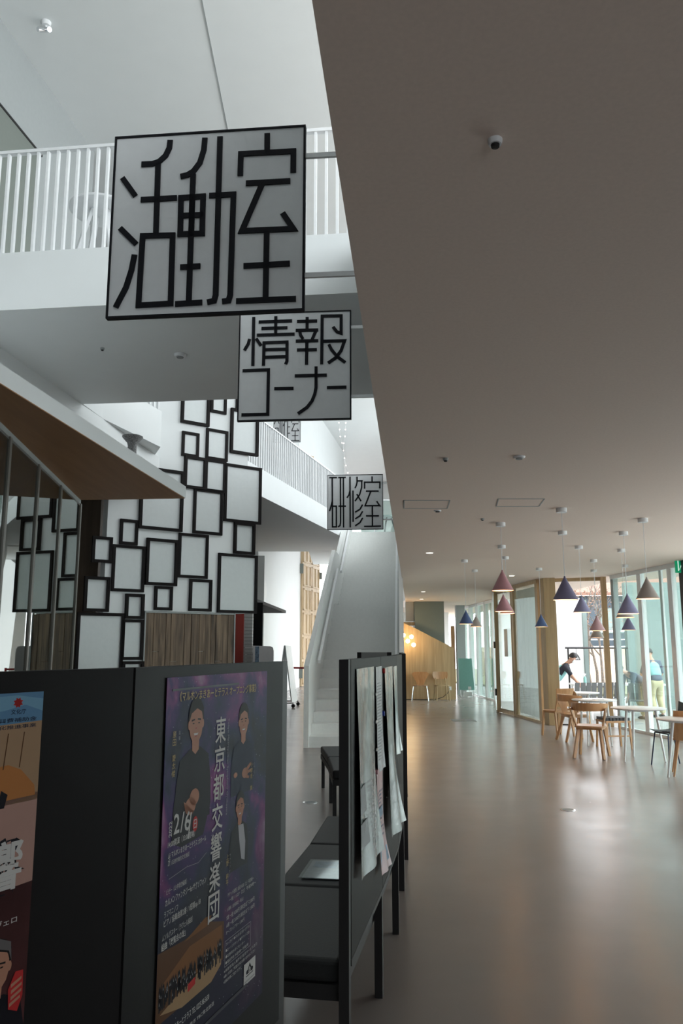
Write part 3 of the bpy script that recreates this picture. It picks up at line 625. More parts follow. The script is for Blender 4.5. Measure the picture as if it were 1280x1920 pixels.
def curved_back(m, r, a0, a1, z0, z1, cy, th=.014, lean=0, taper=0):
    def f(u, v):
        a = a0 + (a1 - a0) * u; e = abs(2 * u - 1) ** 2.5 * taper
        z = z0 + e * (z1 - z0) * .5 + v * (z1 - z0) * (1 - e)
        rr = r + lean * v
        return (rr * math.cos(a), cy + rr * math.sin(a), z)
    m.shell(f, 24, 4, lambda u, v: (th * math.cos(a0 + (a1 - a0) * u), th * math.sin(a0 + (a1 - a0) * u), 0))
# chairs face local -Y, back at +Y
def seat_mesh(w, d, z, th, round_=.07, dip=.012):
    m = MB()
    def f(u, v):
        a = 2 * PI * u; q = 4.0
        c = abs(math.cos(a)) ** (2 / q) * (1 if math.cos(a) >= 0 else -1); s = abs(math.sin(a)) ** (2 / q) * (1 if math.sin(a) >= 0 else -1)
        return (w / 2 * c * v, d / 2 * s * v, z - dip * (1 - v * v))
    k = 0; m.grid(lambda u, v: f(u, max(v, .01)), 32, 5)
    m.grid(lambda u, v: (lambda p: (p[0], p[1], z - v * th))(f(u, 1)), 32, 1)
    m.grid(lambda u, v: (lambda p: (p[0], p[1], z - th))(f(u, max(.01, 1 - v))), 32, 2)
    return m
def bent_chair(x, y, rz, lab):
    t = thing('wooden_chair', lab, 'chair', (x, y, 0), rz, 'wooden cafe chairs')
    seat_mesh(.43, .42, .45, .025).build('seat', 'chair_wood', t, True)
    MB().box(-.18, -.17, .395, .18, .17, .425).build('seat_frame', 'chair_wood', t)
    for sx_ in (-1, 1):
        MB().bar((sx_ * .16, -.15, .42), (sx_ * .21, -.21, 0), .036, .028, (sx_, 1, 0)).build('leg', 'chair_wood', t)
        MB().bar((sx_ * .15, .13, .42), (sx_ * .205, .26, 0), .034, .04, (sx_, 1, 0)).build('leg', 'chair_wood', t)
        m = MB(); m.extr([(sx_ * .175, .05, .43), (sx_ * .175, .13, .43), (sx_ * .235, .22, .70), (sx_ * .235, .03, .70)], (sx_ * .018, 0, 0)).build('back_support', 'chair_wood', t)
    m = MB(); curved_back(m, .235, R(-12), R(192), .66, .775, .02, .016, .012, .35); m.build('backrest', 'chair_wood', t, True)
    return t
def panel_chair(x, y, rz, lab, roundb=False):
    t = thing('wooden_chair', lab, 'chair', (x, y, 0), rz, 'wooden cafe chairs')
    seat_mesh(.40, .40, .45, .022).build('seat', 'chair_wood', t, True)
    m = MB()
    def f(u, v):
        w = (.15 + .05 * v) if not roundb else .20 * (1 - (2 * v - 1) ** 2 * .25) 
        if roundb and v < .5: w *= .78 + .22 * math.sin(PI * v)
        z = (.52 + .32 * v) if not roundb else (.60 + .20 * v)
        return ((2 * u - 1) * w, .18 + .07 * v + .03 * (1 - (2 * u - 1) ** 2), z)
    m.shell(f, 14, 8, (0, .013, 0)); m.build('backrest', 'chair_wood', t, True)
    for s in (-1, 1):
        MB().bar((s * .165, -.15, .43), (s * .185, -.19, 0), .026, .03).build('leg', 'chair_wood', t)
        m = MB().bar((s * .165, .16, .44), (s * .185, .23, 0), .026, .03).bar((s * .165, .165, .42), (s * .15, .215, .66), .022, .026); m.build('leg', 'chair_wood', t)
    MB().box(-.16, -.15, .405, .16, .16, .43).build('seat_frame', 'chair_wood', t)
    return t
bent_chair(3.62, 11.93, R(153), 'front wooden chair with wraparound bent back, its legs spread towards the camera')
bent_chair(3.98, 13.98, R(98), 'wooden chair with curved back between the two middle round tables')
panel_chair(4.30, 15.05, R(130), 'round-backed wooden chair at the far table near the doorway', True)
panel_chair(3.88, 14.78, R(205), 'wooden chair with tall flat trapezoid back, leftmost of the group')
# black wire chairs
M['navy'] = mat('navy_wire', (.012, .022, .06), .4, .2); M['shell'] = mat('black_shell', (.02, .02, .024), .45)
def wire_chair(x, y, rz, lab, rails=False):
    t = thing('black_chair', lab, 'chair', (x, y, 0), rz, 'black wire leg chairs')
    m = MB()
    def f(u, v):
        w = .205 * (1 - .12 * abs(2 * v - 1) ** 3)
        if v < .5: q = v / .5; yy = -.21 + .38 * q; z = .455 - .02 * math.sin(PI * q) 
        else: q = (v - .5) / .5; yy = .17 + .09 * math.sin(q * PI / 2) ; z = .455 + .36 * (q ** 1.25)
        return ((2 * u - 1) * w, yy, z + .02 * (2 * u - 1) ** 2)
    m.shell(f, 12, 24, (0, .008, -.010)); m.build('shell_seat', 'shell', t, True)
    for s in (-1, 1):
        MB().tube([(s * .10, -.05, .44), (s * .15, -.15, .43), (s * .20, -.20, 0)], .009, 8).build('leg', 'navy', t, True)
        MB().tube([(s * .10, .03, .44), (s * .15, .12, .43), (s * .20, .23, 0)], .009, 8).build('leg', 'navy', t, True)
    MB().tube([(-.15, -.15, .43), (.15, -.15, .43)], .008).tube([(-.15, .12, .43), (.15, .12, .43)], .008).build('under_frame', 'navy', t)
    return t
wire_chair(4.42, 11.02, R(-78), 'black shell chair on dark blue wire legs at the right table')
def stool_chair(x, y, rz, lab):
    t = thing('cushion_chair', lab, 'chair', (x, y, 0), rz)
    m = MB()
    for i in range(7): m.box(-.19 + i * .056, -.19, .43, -.145 + i * .056, .19, .475)
    m.build('cushion', 'shell', t)
    MB().box(-.20, -.20, .40, .20, .20, .43).build('seat_frame', 'chair_wood', t)
    for a in (-1, 1):
        for b in (-1, 1): MB().bar((a * .18, b * .18, .42), (a * .20, b * .20, 0), .028).build('leg', 'chair_wood', t)
    MB().bar((-.19, -.19, .2), (.19, -.19, .2), .02).build('stretcher', 'chair_wood', t)
    return t
stool_chair(4.30, 13.00, R(5), 'low wooden seat with ribbed black cushion under the middle table')
# shell chair at right edge
t = thing('wooden_chair', 'wooden shell chair cut by the right picture edge, seen from behind', 'chair', (4.34, 10.28, 0), R(160), 'wooden cafe chairs')
m = MB()
def f(u, v):
    w = .215 * (.82 + .18 * math.sin(PI * min(1, v * 1.2)))
    return ((2 * u - 1) * w, .17 + .07 * v - .05 * (2 * u - 1) ** 2 + .05, .43 + .36 * v)
m.shell(f, 14, 10, (0, .012, 0)); m.build('backrest', 'chair_wood', t, True)
seat_mesh(.42, .42, .45, .02).build('seat', 'chair_wood', t, True)
for a in (-1, 1):
    for b in (-1, 1): MB().tube([(a * .13, b * .12, .43), (a * .21, b * .21, 0)], .018, 8, .011).build('leg', 'chair_wood', t, True)
# two tabletop items
tag(MB().box(4.12, 13.28, .7202, 4.27, 13.42, .7285).build('menu_card', 'panel_white'), 'small pale menu card lying on the middle round table', 'menu')

# chairs by the oak screen
t = thing('ant_chair', 'moulded wooden chair with narrow waist and chrome legs before the oak wall', 'chair', (2.36, 24.45, 0), R(-8), 'chairs along the oak wall')
m = MB()
def f(u, v):
    w = .255 if v > .8 else .255 * (.42 + .58 * (v / .8) ** 1.3); w *= 1 - .35 * max(0, (v - .9) / .1)
    return ((2 * u - 1) * w, .17 + .10 * v, .46 + .38 * v)
m.shell(f, 12, 14, (0, .012, 0)); m.build('backrest', 'chair_wood', t, True)
seat_mesh(.44, .42, .455, .014).build('seat', 'chair_wood', t, True)
for a in (-1, 1):
    for b in (-1, 1): MB().tube([(a * .08, b * .06, .44), (a * .20, b * .16, .42), (a * .25, b * .23, 0)], .012, 8).build('leg', 'chrome', t, True)
def low_chair(x, lab):
    t = thing('pale_chair', lab, 'chair', (x, 24.55, 0), R(5), 'chairs along the oak wall')
    m = MB()
    def f(u, v):
        a = PI * (v); w = .235 * (.62 + .38 * math.sin(PI * (.15 + .55 * v)))
        return ((2 * u - 1) * w, .18 + .03 * v + .03 * (1 - (2 * u - 1) ** 2), .62 + .22 * v)
    m.shell(f, 14, 8, (0, .012, 0)); m.build('backrest', 'chair_wood', t, True)
    seat_mesh(.43, .42, .455, .018).build('seat', 'oak', t, True)
    for s in (-1, 1):
        MB().tube([(s * .17, -.15, .44), (s * .2, -.2, 0)], .016, 8).build('leg', 'oak', t, True)
        MB().tube([(s * .15, .19, .66), (s * .16, .16, .44), (s * .2, .22, 0)], .016, 8).build('leg', 'oak', t, True)
low_chair(3.02, 'pale-legged chair with low rounded back, right one before the oak wall')
low_chair(1.62, 'pale-legged chair half hidden behind the notice boards before the oak wall')
o = thing('wall_outlet', 'white power outlet with a plugged grey cord on the oak wall', 'outlet', (3.30, 24.99, .28))
MB().box(0, -.012, 0, .07, .0, .11).build('cover', 'white_metal', o)
tag(MB().tube([(3.31, 24.97, .33), (3.25, 24.93, .2), (3.1, 24.9, .08), (2.9, 24.85, .02), (2.6, 24.85, .012), (1.6, 24.85, .012)], .009, 6).build('power_cord', 'steel_dark'), 'dark power cord sagging from the outlet along the oak wall', 'cord')
# mint board stand
t = thing('display_board', 'mint green upright board on a low stand at the corridor end', 'board', (4.05, 26.2, 0), R(-4))
MB().extr([(-.26, 0, .22), (.22, 0, .22), (.17, .12, 1.22), (-.26, .12, 1.22)], (0, .03, 0)).build('panel', 'mint', t)
MB().extr([(.02, -.012, .24), (.12, -.012, .24), (.12, .002, .33), (.02, .002, .33)], (0, .004, 0)).build('label_card', 'panel_white', t)
for s in (-.22, .2):
    MB().bar((s, .02, .24), (s, -.12, 0), .02).build('leg', 'white_metal', t); MB().bar((s, .05, .24), (s, .22, 0), .02).build('leg', 'white_metal', t)
MB().box(-.12, -.02, .02, .14, .15, .16).build('tray', 'panel_white', t)
# floor sockets
for (x, y, lab) in ((-.32, 9.05 - .55, 'round floor socket left of the near bench'), (2.2, 8.12, 'round floor socket in the open corridor floor')):
    t = thing('floor_socket', lab, 'floor socket', (x, y, 0), 0, 'round floor sockets')
    MB().lathe([(.075, 0.0), (.075, .003), (.06, .004)], n=32).build('rim', 'chrome', t); MB().lathe([(.058, .0035), (.057, .0048)], n=32).build('lid', 'greywall', t)
tag(MB().box(2.4, 17.6, 0, 2.9, 18.1, .003).build('floor_hatch', 'greywall'), 'flat square floor hatch far along the corridor', 'hatch')
# ---------------------------------------------------------------- beyond the stairs' left: A-board, info stand, barrier
t = thing('easel_board', 'white A-shaped board stand on castors left of the stairs', 'board', (-1.47, 22.0, 0), R(84))
MB().extr([(-.45, -.22, .12), (.45, -.22, .12), (.45, -.02, 1.62), (-.45, -.02, 1.62)], (0, .03, 0)).build('front_panel', 'white_metal', t)
MB().extr([(-.45, .22, .12), (.45, .22, .12), (.45, .02, 1.62), (-.45, .02, 1.62)], (0, -.03, 0)).build('rear_panel', 'white_metal', t)
for a in (-.4, .4):
    MB().bar((a, -.25, .12), (a, .25, .12), .03).build('foot_bar', 'steel_dark', t)
    for b in (-.24, .24): MB().tube([(a - .02, b, .05), (a + .02, b, .05)], .05, 14).build('castor', 'steel_dark', t, True)
t = thing('info_stand', 'white rounded counter screen with printed notices left of the stairs', 'information board', (-1.78, 14.9, 0))
MB().extr([(0, 0, 0), (.52, 0, 0), (.53, 0, 1.5), (.515, 0, 1.56), (.47, 0, 1.585), (0, 0, 1.60)], (0, .04, 0)).build('panel', 'white_metal', t)
M['print_blue'] = mat('blue_print', (.20, .30, .42), .6, nscale=30, noise=.5); M['print_navy'] = mat('navy_print', (.06, .06, .12), .6, nscale=60, noise=.8)
MB().box(.04, -.004, 1.31, .15, 0, 1.47).build('dark_notice', 'print_navy', t); MB().box(.19, -.004, 1.25, .26, 0, 1.58).build('blue_notice', 'print_blue', t)
tag(MB().bar((-1.75, 24.0, .98), (-.3, 23.4, .98), .012, .05).tube([(-1.75, 24.0, 0), (-1.75, 24.0, 1.02)], .03).tube([(-.05, 23.3, 0), (-.05, 23.3, 1.02)], .03).bar((-.3, 23.4, .98), (-.05, 23.3, .98), .012, .05).build('barrier_belt', mat('red_belt', (.55, .02, .03), .5)), 'red barrier belt stretched between posts beside the stairs', 'barrier')

# table and chairs on the bridge
t = thing('round_table', 'white round table on the bridge behind the balustrade', 'table', (-2.30, 7.05, 5.0))
MB().lathe([(.28, .665), (.30, .68), (.30, .70)], n=40).build('table_top', 'white_metal', t, True)
for i in range(4):
    a = PI / 4 + i * PI / 2; MB().bar((.1 * math.cos(a), .1 * math.sin(a), .67), (.27 * math.cos(a), .27 * math.sin(a), 0), .05, .03).build('leg', 'white_metal', t)
t = thing('round_table', 'small grey table top behind the glass guard at the stair head', 'table', (1.50, 25.3, 5.0))
MB().lathe([(.40, .68), (.42, .72)], n=40).build('table_top', 'greywall', t); 
for i in range(3): a = i * 2.1; MB().tube([(.1 * math.cos(a), .1 * math.sin(a), .69), (.3 * math.cos(a), .3 * math.sin(a), 0)], .02).build('leg', 'steel_dark', t)

# ---------------------------------------------------------------- notice boards
class Pl:
    """vertical board plane: s along it, z up, o outwards (towards the right-hand side)"""
    def __init__(s, A, B):
        s.A = Vector(A); s.B = Vector(B); s.L = (s.B - s.A).length; s.d = (s.B - s.A).normalized(); s.n = Vector((s.d.y, -s.d.x)); s.o = Vector((0, 0, 0))
    def p(s, a, z, o=0): q = s.A + s.d * a + s.n * o; return (q.x - s.o.x, q.y - s.o.y, z - s.o.z)
    def slab(s, m, a0, a1, z0, z1, o0, o1):
        q = [s.p(a0, z0, o0), s.p(a1, z0, o0), s.p(a1, z1, o0), s.p(a0, z1, o0)]
        return m.extr(q, (s.n.x * (o1 - o0), s.n.y * (o1 - o0), 0))
def board_run(pts, name, lab, feet=(.45,)):
    t = thing(name, lab, 'notice board', (pts[0][0], pts[0][1], 0))
    pls = []
    for a, b in zip(pts[:-1], pts[1:]):
        P = Pl(a, b); P.o = Vector((pts[0][0], pts[0][1], 0)); pls.append(P)
        m = MB(); P.slab(m, .004, P.L - .004, .46, 1.508, -.035, 0); m.build('panel', 'board', t)
        m = MB(); P.slab(m, .0, P.L, .44, .46, -.036, .001); m.build('bottom_rail', 'steel_dark', t)
    for i, q in enumerate(pts):
        P = pls[min(i, len(pls) - 1)]; Q = Vector(q) - Vector(pts[0])
        c = Q - P.n * .02
        h = 1.508 if i in (0, len(pts) - 1) else .46
        off = -P.d * .018 if i == 0 else (P.d * .018 if i == len(pts) - 1 else Vector((0, 0)))
        c += off
        MB().bar((c.x, c.y, 0), (c.x, c.y, h), .036, .044, (P.d.x, P.d.y, 0)).build('post', 'steel_dark', t)
    return t, pls
BP = [(.035, 3.05), (.19, 3.91), (.32, 4.72), (.41, 5.5)]
bt, bp = board_run(BP, 'notice_board', 'dark curved notice board with clear-sleeved notices, backing the near bench')
LPn = [(-.86, .96), (-.448, 1.761), (-.186, 2.60)]
lt, lp = board_run(LPn, 'notice_board', 'large black notice board at lower left holding the concert posters')
b2, p2 = board_run([(.20, 8.35), (.47, 8.30)], 'notice_board', 'small dark notice board top, sheen painted grey, far behind the near board')
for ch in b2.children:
    if ch.name.startswith('panel'): ch.active_material = M['greywall']  # lighter grey stands in for the reflection on a dark board
b3, p3 = board_run([(.50, 6.3), (.55, 7.2), (.60, 7.9)], 'notice_board', 'second dark notice board following behind the near one')

# ---------------------------------------------------------------- benches
def bench(pls, w, nm, lab, gap=.04, legs=True, mirror=1):
    o = Vector((pls[0].A.x, pls[0].A.y, 0)); t = thing(nm, lab, 'bench', tuple(o))
    pts = [pls[0].A] + [P.B for P in pls]
    ns = []
    for i in range(len(pts)):
        n = (pls[max(0, i - 1)].n + pls[min(i, len(pls) - 1)].n).normalized(); ns.append(n)
    for i, P in enumerate(pls):
        a, b = pts[i], pts[i + 1]
        c = [a - ns[i] * gap, b - ns[i + 1] * gap, b - ns[i + 1] * (gap + w), a - ns[i] * (gap + w)]
        c = [Vector((q.x - o.x, q.y - o.y)) for q in c]
        d = P.d * .006
        c = [c[0] + d, c[1] - d, c[2] - d, c[3] + d]
        m = MB()
        m.prism([tuple(q) for q in c], .375, .455); m.build('cushion', 'cushion', t, bevel=.018)
        m = MB().prism([tuple(q) for q in c], .32, .372); m.build('seat_frame', 'steel_dark', t)
    for i in range(len(pts)):
        q = pts[i] - ns[i] * (gap + w - .03) - Vector((o.x, o.y)); 
        if i == 0: q += pls[0].d * .25
        MB().bar((q.x, q.y, 0), (q.x, q.y, .33), .035, .035, (pls[min(i, len(pls) - 1)].d.x, pls[min(i, len(pls) - 1)].d.y, 0)).build('leg', 'steel_dark', t)
    return t
bench(bp, .47, 'cushioned_bench', 'near curved bench of black padded seats behind the central notice board')
bq = [Pl((-.02 + .38, 7.55), (.0 + .30, 8.5)), Pl((.30, 8.5), (.20, 9.4))]
bench(bq, .42, 'cushioned_bench', 'farther black padded bench left of the distant board posts', .02)
# clear folder on the bench
M['paper'] = mat('paper_print', (.38, .40, .42), .35, nscale=40, noise=.25)
M['sleeve'] = mat('plastic_sleeve', (.27, .32, .315), .16, nscale=7, noise=.38, bump=.6)
t = thing('clear_folder', 'clear plastic folder with printed sheets lying on the middle seat of the near bench', 'folder', (-.05, 4.22, .457), R(-8))
MB().box(-.12, -.16, 0, .13, .15, .006).build('sheet', 'paper', t); MB().box(-.10, .02, .0061, .02, .13, .0068).build('printed_block', 'print_blue', t)
MB().box(-.135, -.175, .0069, .145, .165, .008).build('sleeve', glass('sleeve_glass', (.9, .92, .93), .10, .05), t)

# ---------------------------------------------------------------- sheets on the near board
def text_mesh(body, font_bold=0):
    c = bpy.data.curves.new('t', 'FONT'); c.body = body; c.resolution_u = 2; c.offset = font_bold
    o = bpy.data.objects.new('t', c); COL.objects.link(o)
    dg = bpy.context.evaluated_depsgraph_get(); me = bpy.data.meshes.new_from_object(o.evaluated_get(dg))
    vs = [tuple(v.co) for v in me.vertices]; fs = [tuple(p.vertices) for p in me.polygons]
    bpy.data.objects.remove(o); bpy.data.curves.remove(c); bpy.data.meshes.remove(me)
    return vs, fs
def text_on(m, body, conv, a0, a1, z0, z1, bold=0, rot=0, keep=False):
    vs, fs = text_mesh(body, bold)
    if not vs: return
    if rot: vs = [(-v[1], v[0], 0) for v in vs] if rot > 0 else [(v[1], -v[0], 0) for v in vs]
    xs = [v[0] for v in vs]; ys = [v[1] for v in vs]; X0, X1, Y0, Y1 = min(xs), max(xs), min(ys), max(ys)
    m.add([conv(a0 + (v[0] - X0) / (X1 - X0 + 1e-9) * (a1 - a0), z0 + (v[1] - Y0) / (Y1 - Y0 + 1e-9) * (z1 - z0)) for v in vs], fs)
def poly_on(m, pts, conv):
    k = len(m.v); m.v += [conv(a, z) for a, z in pts]; m.f.append(tuple(range(k, k + len(pts))))
def ell(ca, cz, ra, rz, n=28, t0=0, t1=2 * PI):
    return [(ca + ra * math.cos(t0 + (t1 - t0) * i / n), cz + rz * math.sin(t0 + (t1 - t0) * i / n)) for i in range(n + (0 if abs(t1 - t0 - 2 * PI) < 1e-3 else 1))]

def sheet(P, name, lab, cat, a0, a1, z0, z1, m, curl=.02, wave=.004, group=None, back=.003, kids=None, slant=0):
    t = thing(name, lab, cat, (P.A.x + P.d.x * (a0 + a1) / 2, P.A.y + P.d.y * (a0 + a1) / 2, z0), 0, group)
    P2 = Pl(P.A, P.B); P2.o = Vector(t.location)
    def o(a, z):
        v = (z1 - z) / (z1 - z0); u = (a - a0) / (a1 - a0)
        return back + curl * v ** 3 * (.6 + .4 * u) + wave * (math.sin(u * 9 + v * 4) + 1) * (.3 + v) 
    f = lambda u, v: P2.p(a0 + (a1 - a0) * u, z0 + (z1 - z0) * v + slant * (1 - v) * (.5 - u), o(a0 + (a1 - a0) * u, z0 + (z1 - z0) * v))
    MB().shell(f, 24, 36, (P2.n.x * .0008, P2.n.y * .0008, 0)).build('sheet', m, t, True)
    def conv(k): return lambda a, z: P2.p(a, z + slant * (1 - (z - z0) / (z1 - z0)) * (.5 - (a - a0) / (a1 - a0)), o(a, z) + .0009 + k * .00010)
    return t, conv
rnd = random.Random(3)
def textlines(m, conv, a0, a1, z0, z1, n, frac=.45):
    dz = (z1 - z0) / n
    for i in range(n):
        z = z1 - (i + 1) * dz; e = a1 - rnd.random() * (a1 - a0) * .35; a = a0
        while a < e:
            w = .008 + rnd.random() * .03; b = min(a + w, e); poly_on(m, [(a, z), (b, z), (b, z + dz * frac), (a, z + dz * frac)], conv); a = b + .006
M['clear_strip'] = mat('clear_strip', (.05, .05, .06), .4, spec=.1)
M['greyprint'] = mat('grey_print', (.18, .19, .2), .5)
P0, P1 = bp[0], bp[1]
w0 = Pl(P0.A, P0.B); w1 = Pl(P1.A, P1.B)
t, cv = sheet(w0, 'notice_sheet', 'large notice in a shiny wrinkled clear sleeve, nearest on the central board', 'notice', .10, .58, .70, 1.47, 'sleeve', .03, .008)
m = MB()
for (x0, x1, z0, z1) in ((.12, .27, .98 - .06, 1.02), (.12, .27, .80, .89)): poly_on(m, [(x0, z0), (x1, z0), (x1, z1), (x0, z1)], cv(1))
textlines(m, cv(1), .30, .56, .76, 1.03, 16); m.build('print', 'greyprint', t)
t, cv = sheet(w0, 'notice_sheet', 'white sheet of fine print with clips beside the shiny sleeve', 'notice', .66, .87, 1.0, 1.465, 'paper', .012, .002)
m = MB(); textlines(m, cv(1), .69, .85, 1.05, 1.40, 26, .4); m.build('print', 'greyprint', t)
m = MB()
for z in (1.10, 1.22, 1.34): w = w0; w2 = Pl(w0.A, w0.B); w2.o = Vector(t.location); w2.slab(m, .61, .65, z, z + .012, .002, .012)
m.build('clip', 'chrome', t)
t, cv = sheet(w0, 'flyer', 'pink and blue flyer hanging from a pink clip at mid height of the board', 'flyer', .66, .86, .57, 1.0, mat('flyer_print', (.42, .24, .25), .35, nscale=9, noise=.25), .035, .004)
m = MB(); textlines(m, cv(1), .68, .84, .72, .92, 12, .5); m.build('print', M['print_navy'], t)
m = MB(); poly_on(m, [(.68, .60), (.85, .60), (.85, .66), (.68, .66)], cv(1)); poly_on(m, [(.68, .80), (.80, .80), (.80, .84), (.68, .84)], cv(2)); m.build('blue_block', 'print_blue', t)
m = MB(); w2 = Pl(w0.A, w0.B); w2.o = Vector(t.location); w2.slab(m, .64, .865, .998, 1.016, .0, .012); m.build('clip', mat('pink_clip', (.5, .25, .27), .3), t)
t, cv = sheet(w1, 'notice_sheet', 'tall curling notice in clear sleeve on the second board panel', 'notice', .10, .50, .66, 1.455, 'sleeve', .05, .01)
t, cv = sheet(w1, 'notice_sheet', 'narrow notice in clear sleeve near the far end of the second board panel', 'notice', .56, .78, .98, 1.45, 'sleeve', .02, .006)
for (P, s, z, c, lab) in ((w1, .08, 1.44, (.5, .02, .02), 'small red magnet clip on the board top'), (w1, .04, 1.24, (.02, .06, .4), 'small blue magnet on the notice board')):
    q = P.p(s, z, .001); t = MB().tube([q, P.p(s, z, .012)], .012, 14).build('magnet', mat('magnet', c, .4)); tag(t, lab, 'magnet')

# ---------------------------------------------------------------- concert poster
def nebula():
    m = bpy.data.materials.new('poster_nebula'); m.use_nodes = True; nt = m.node_tree; b = nt.nodes['Principled BSDF']; b.inputs['Roughness'].default_value = .5; b.inputs['Specular IOR Level'].default_value = .12
    tc = nt.nodes.new('ShaderNodeTexCoord')
    n = nt.nodes.new('ShaderNodeTexNoise'); n.inputs['Scale'].default_value = 3.6; n.inputs['Detail'].default_value = 9; n.inputs['Distortion'].default_value = .5
    nt.links.new(tc.outputs['Object'], n.inputs['Vector'])
    cr = nt.nodes.new('ShaderNodeValToRGB'); e = cr.color_ramp.elements
    e[0].position = .36; e[0].color = (.004, .006, .014, 1); e[1].position = .70; e[1].color = (.60, .50, .60, 1)
    for p, c in ((.45, (.012, .018, .06, 1)), (.52, (.06, .028, .13, 1)), (.57, (.20, .05, .18, 1)), (.63, (.32, .18, .30, 1))):
        q = e.new(p); q.color = c
    nt.links.new(n.outputs['Fac'], cr.inputs[0])
    v = nt.nodes.new('ShaderNodeTexVoronoi'); v.inputs['Scale'].default_value = 60; nt.links.new(tc.outputs['Object'], v.inputs['Vector'])
    s = nt.nodes.new('ShaderNodeValToRGB'); s.color_ramp.elements[0].position = .04; s.color_ramp.elements[0].color = (.55, .55, .6, 1); s.color_ramp.elements[1].position = .11; s.color_ramp.elements[1].color = (0, 0, 0, 1)
    nt.links.new(v.outputs['Distance'], s.inputs[0])
    # vertical fade of the print: dark blue/black towards the lower part
    sp = nt.nodes.new('ShaderNodeSeparateXYZ'); nt.links.new(tc.outputs['Object'], sp.inputs[0])
    mr = nt.nodes.new('ShaderNodeMapRange'); mr.inputs[1].default_value = .12; mr.inputs[2].default_value = .60; mr.inputs[3].default_value = .10; mr.inputs[4].default_value = 1
    nt.links.new(sp.outputs['Z'], mr.inputs[0])
    ml = nt.nodes.new('ShaderNodeMix'); ml.data_type = 'RGBA'; ml.blend_type = 'MIX'; ml.inputs[6].default_value = (.006, .007, .018, 1)
    nt.links.new(mr.outputs[0], ml.inputs[0]); nt.links.new(cr.outputs[0], ml.inputs[7])
    ad = nt.nodes.new('ShaderNodeMix'); ad.data_type = 'RGBA'; ad.blend_type = 'ADD'; ad.inputs[0].default_value = .5
    nt.links.new(ml.outputs[2], ad.inputs[6]); nt.links.new(s.outputs[0], ad.inputs[7]); nt.links.new(ad.outputs[2], b.inputs['Base Color'])
    return m
M['nebula'] = nebula()
PC = {'pw': (.55, .54, .52), 'pg': (.48, .36, .16), 'skin': (.42, .21, .14), 'hair': (.012, .01, .01), 'navy': (.012, .018, .040), 'suit': (.010, .010, .014), 'shirt': (.40, .40, .42), 'pr': (.45, .03, .03), 'hall': (.20, .09, .035), 'stage': (.34, .22, .12), 'dim': (.30, .29, .32), 'halldark': (.10, .045, .02), 'lips': (.35, .08, .06), 'tooth': (.6, .58, .55)}
PM = {k: mat('ink_' + k, c, .5, spec=.1) for k, c in PC.items()}
PW = Pl(lp[1].A, lp[1].B)
t, cv = sheet(PW, 'concert_poster', 'purple starry concert poster with large vertical white orchestra title and three musicians', 'poster', .135, .735, .585, 1.482, 'nebula', 0, 0, slant=0)
def A_(u): return .135 + .60 * u
def Z_(v): return .585 + .897 * v
def C(k): c = cv(k); return lambda u, v: c(A_(u), Z_(v))
def layer(name, col, k, polys=(), texts=(), par=None):
    m = MB(); c = C(k)
    for p in polys: poly_on(m, p, c)
    for x in texts:
        body, u0, u1, v0, v1 = x[:5]; text_on(m, body, c, u0, u1, v0, v1, x[5] if len(x) > 5 else .0, x[6] if len(x) > 6 else 0)
    return m.build(name, PM[col], par or t)
# hall photograph in the lower left
layer('hall_picture', 'halldark', 1, [[(.0, .17), (.0, .335), (.20, .325), (.40, .33), (.56, .30), (.56, .20), (.30, .17)]])
layer('hall_picture', 'hall', 2, [[(.01, .25), (.25, .30), (.54, .295), (.55, .23), (.3, .22)], [(.20, .32), (.38, .345), (.44, .34), (.40, .32)]])
layer('stage_floor', 'stage', 3, [[(.03, .19), (.25, .215), (.54, .225), (.54, .19), (.45, .165), (.2, .165)]])
pp = []
rr = random.Random(5)
for i in range(170):
    u = .02 + rr.random() * .52; v = .195 + rr.random() * .035
    pp.append([(u - .005, v), (u + .005, v), (u + .004, v + .026), (u, v + .034), (u - .004, v + .026)])
layer('orchestra', 'suit', 4, pp)
layer('orchestra_shirts', 'shirt', 5, [[(p[0][0] + .003, p[0][1] + .016), (p[0][0] + .007, p[0][1] + .016), (p[0][0] + .005, p[0][1] + .024)] for p in pp[::3]])
layer('red_podium', 'pr', 6, [[(.243, .190), (.304, .196), (.304, .214), (.243, .209)]])
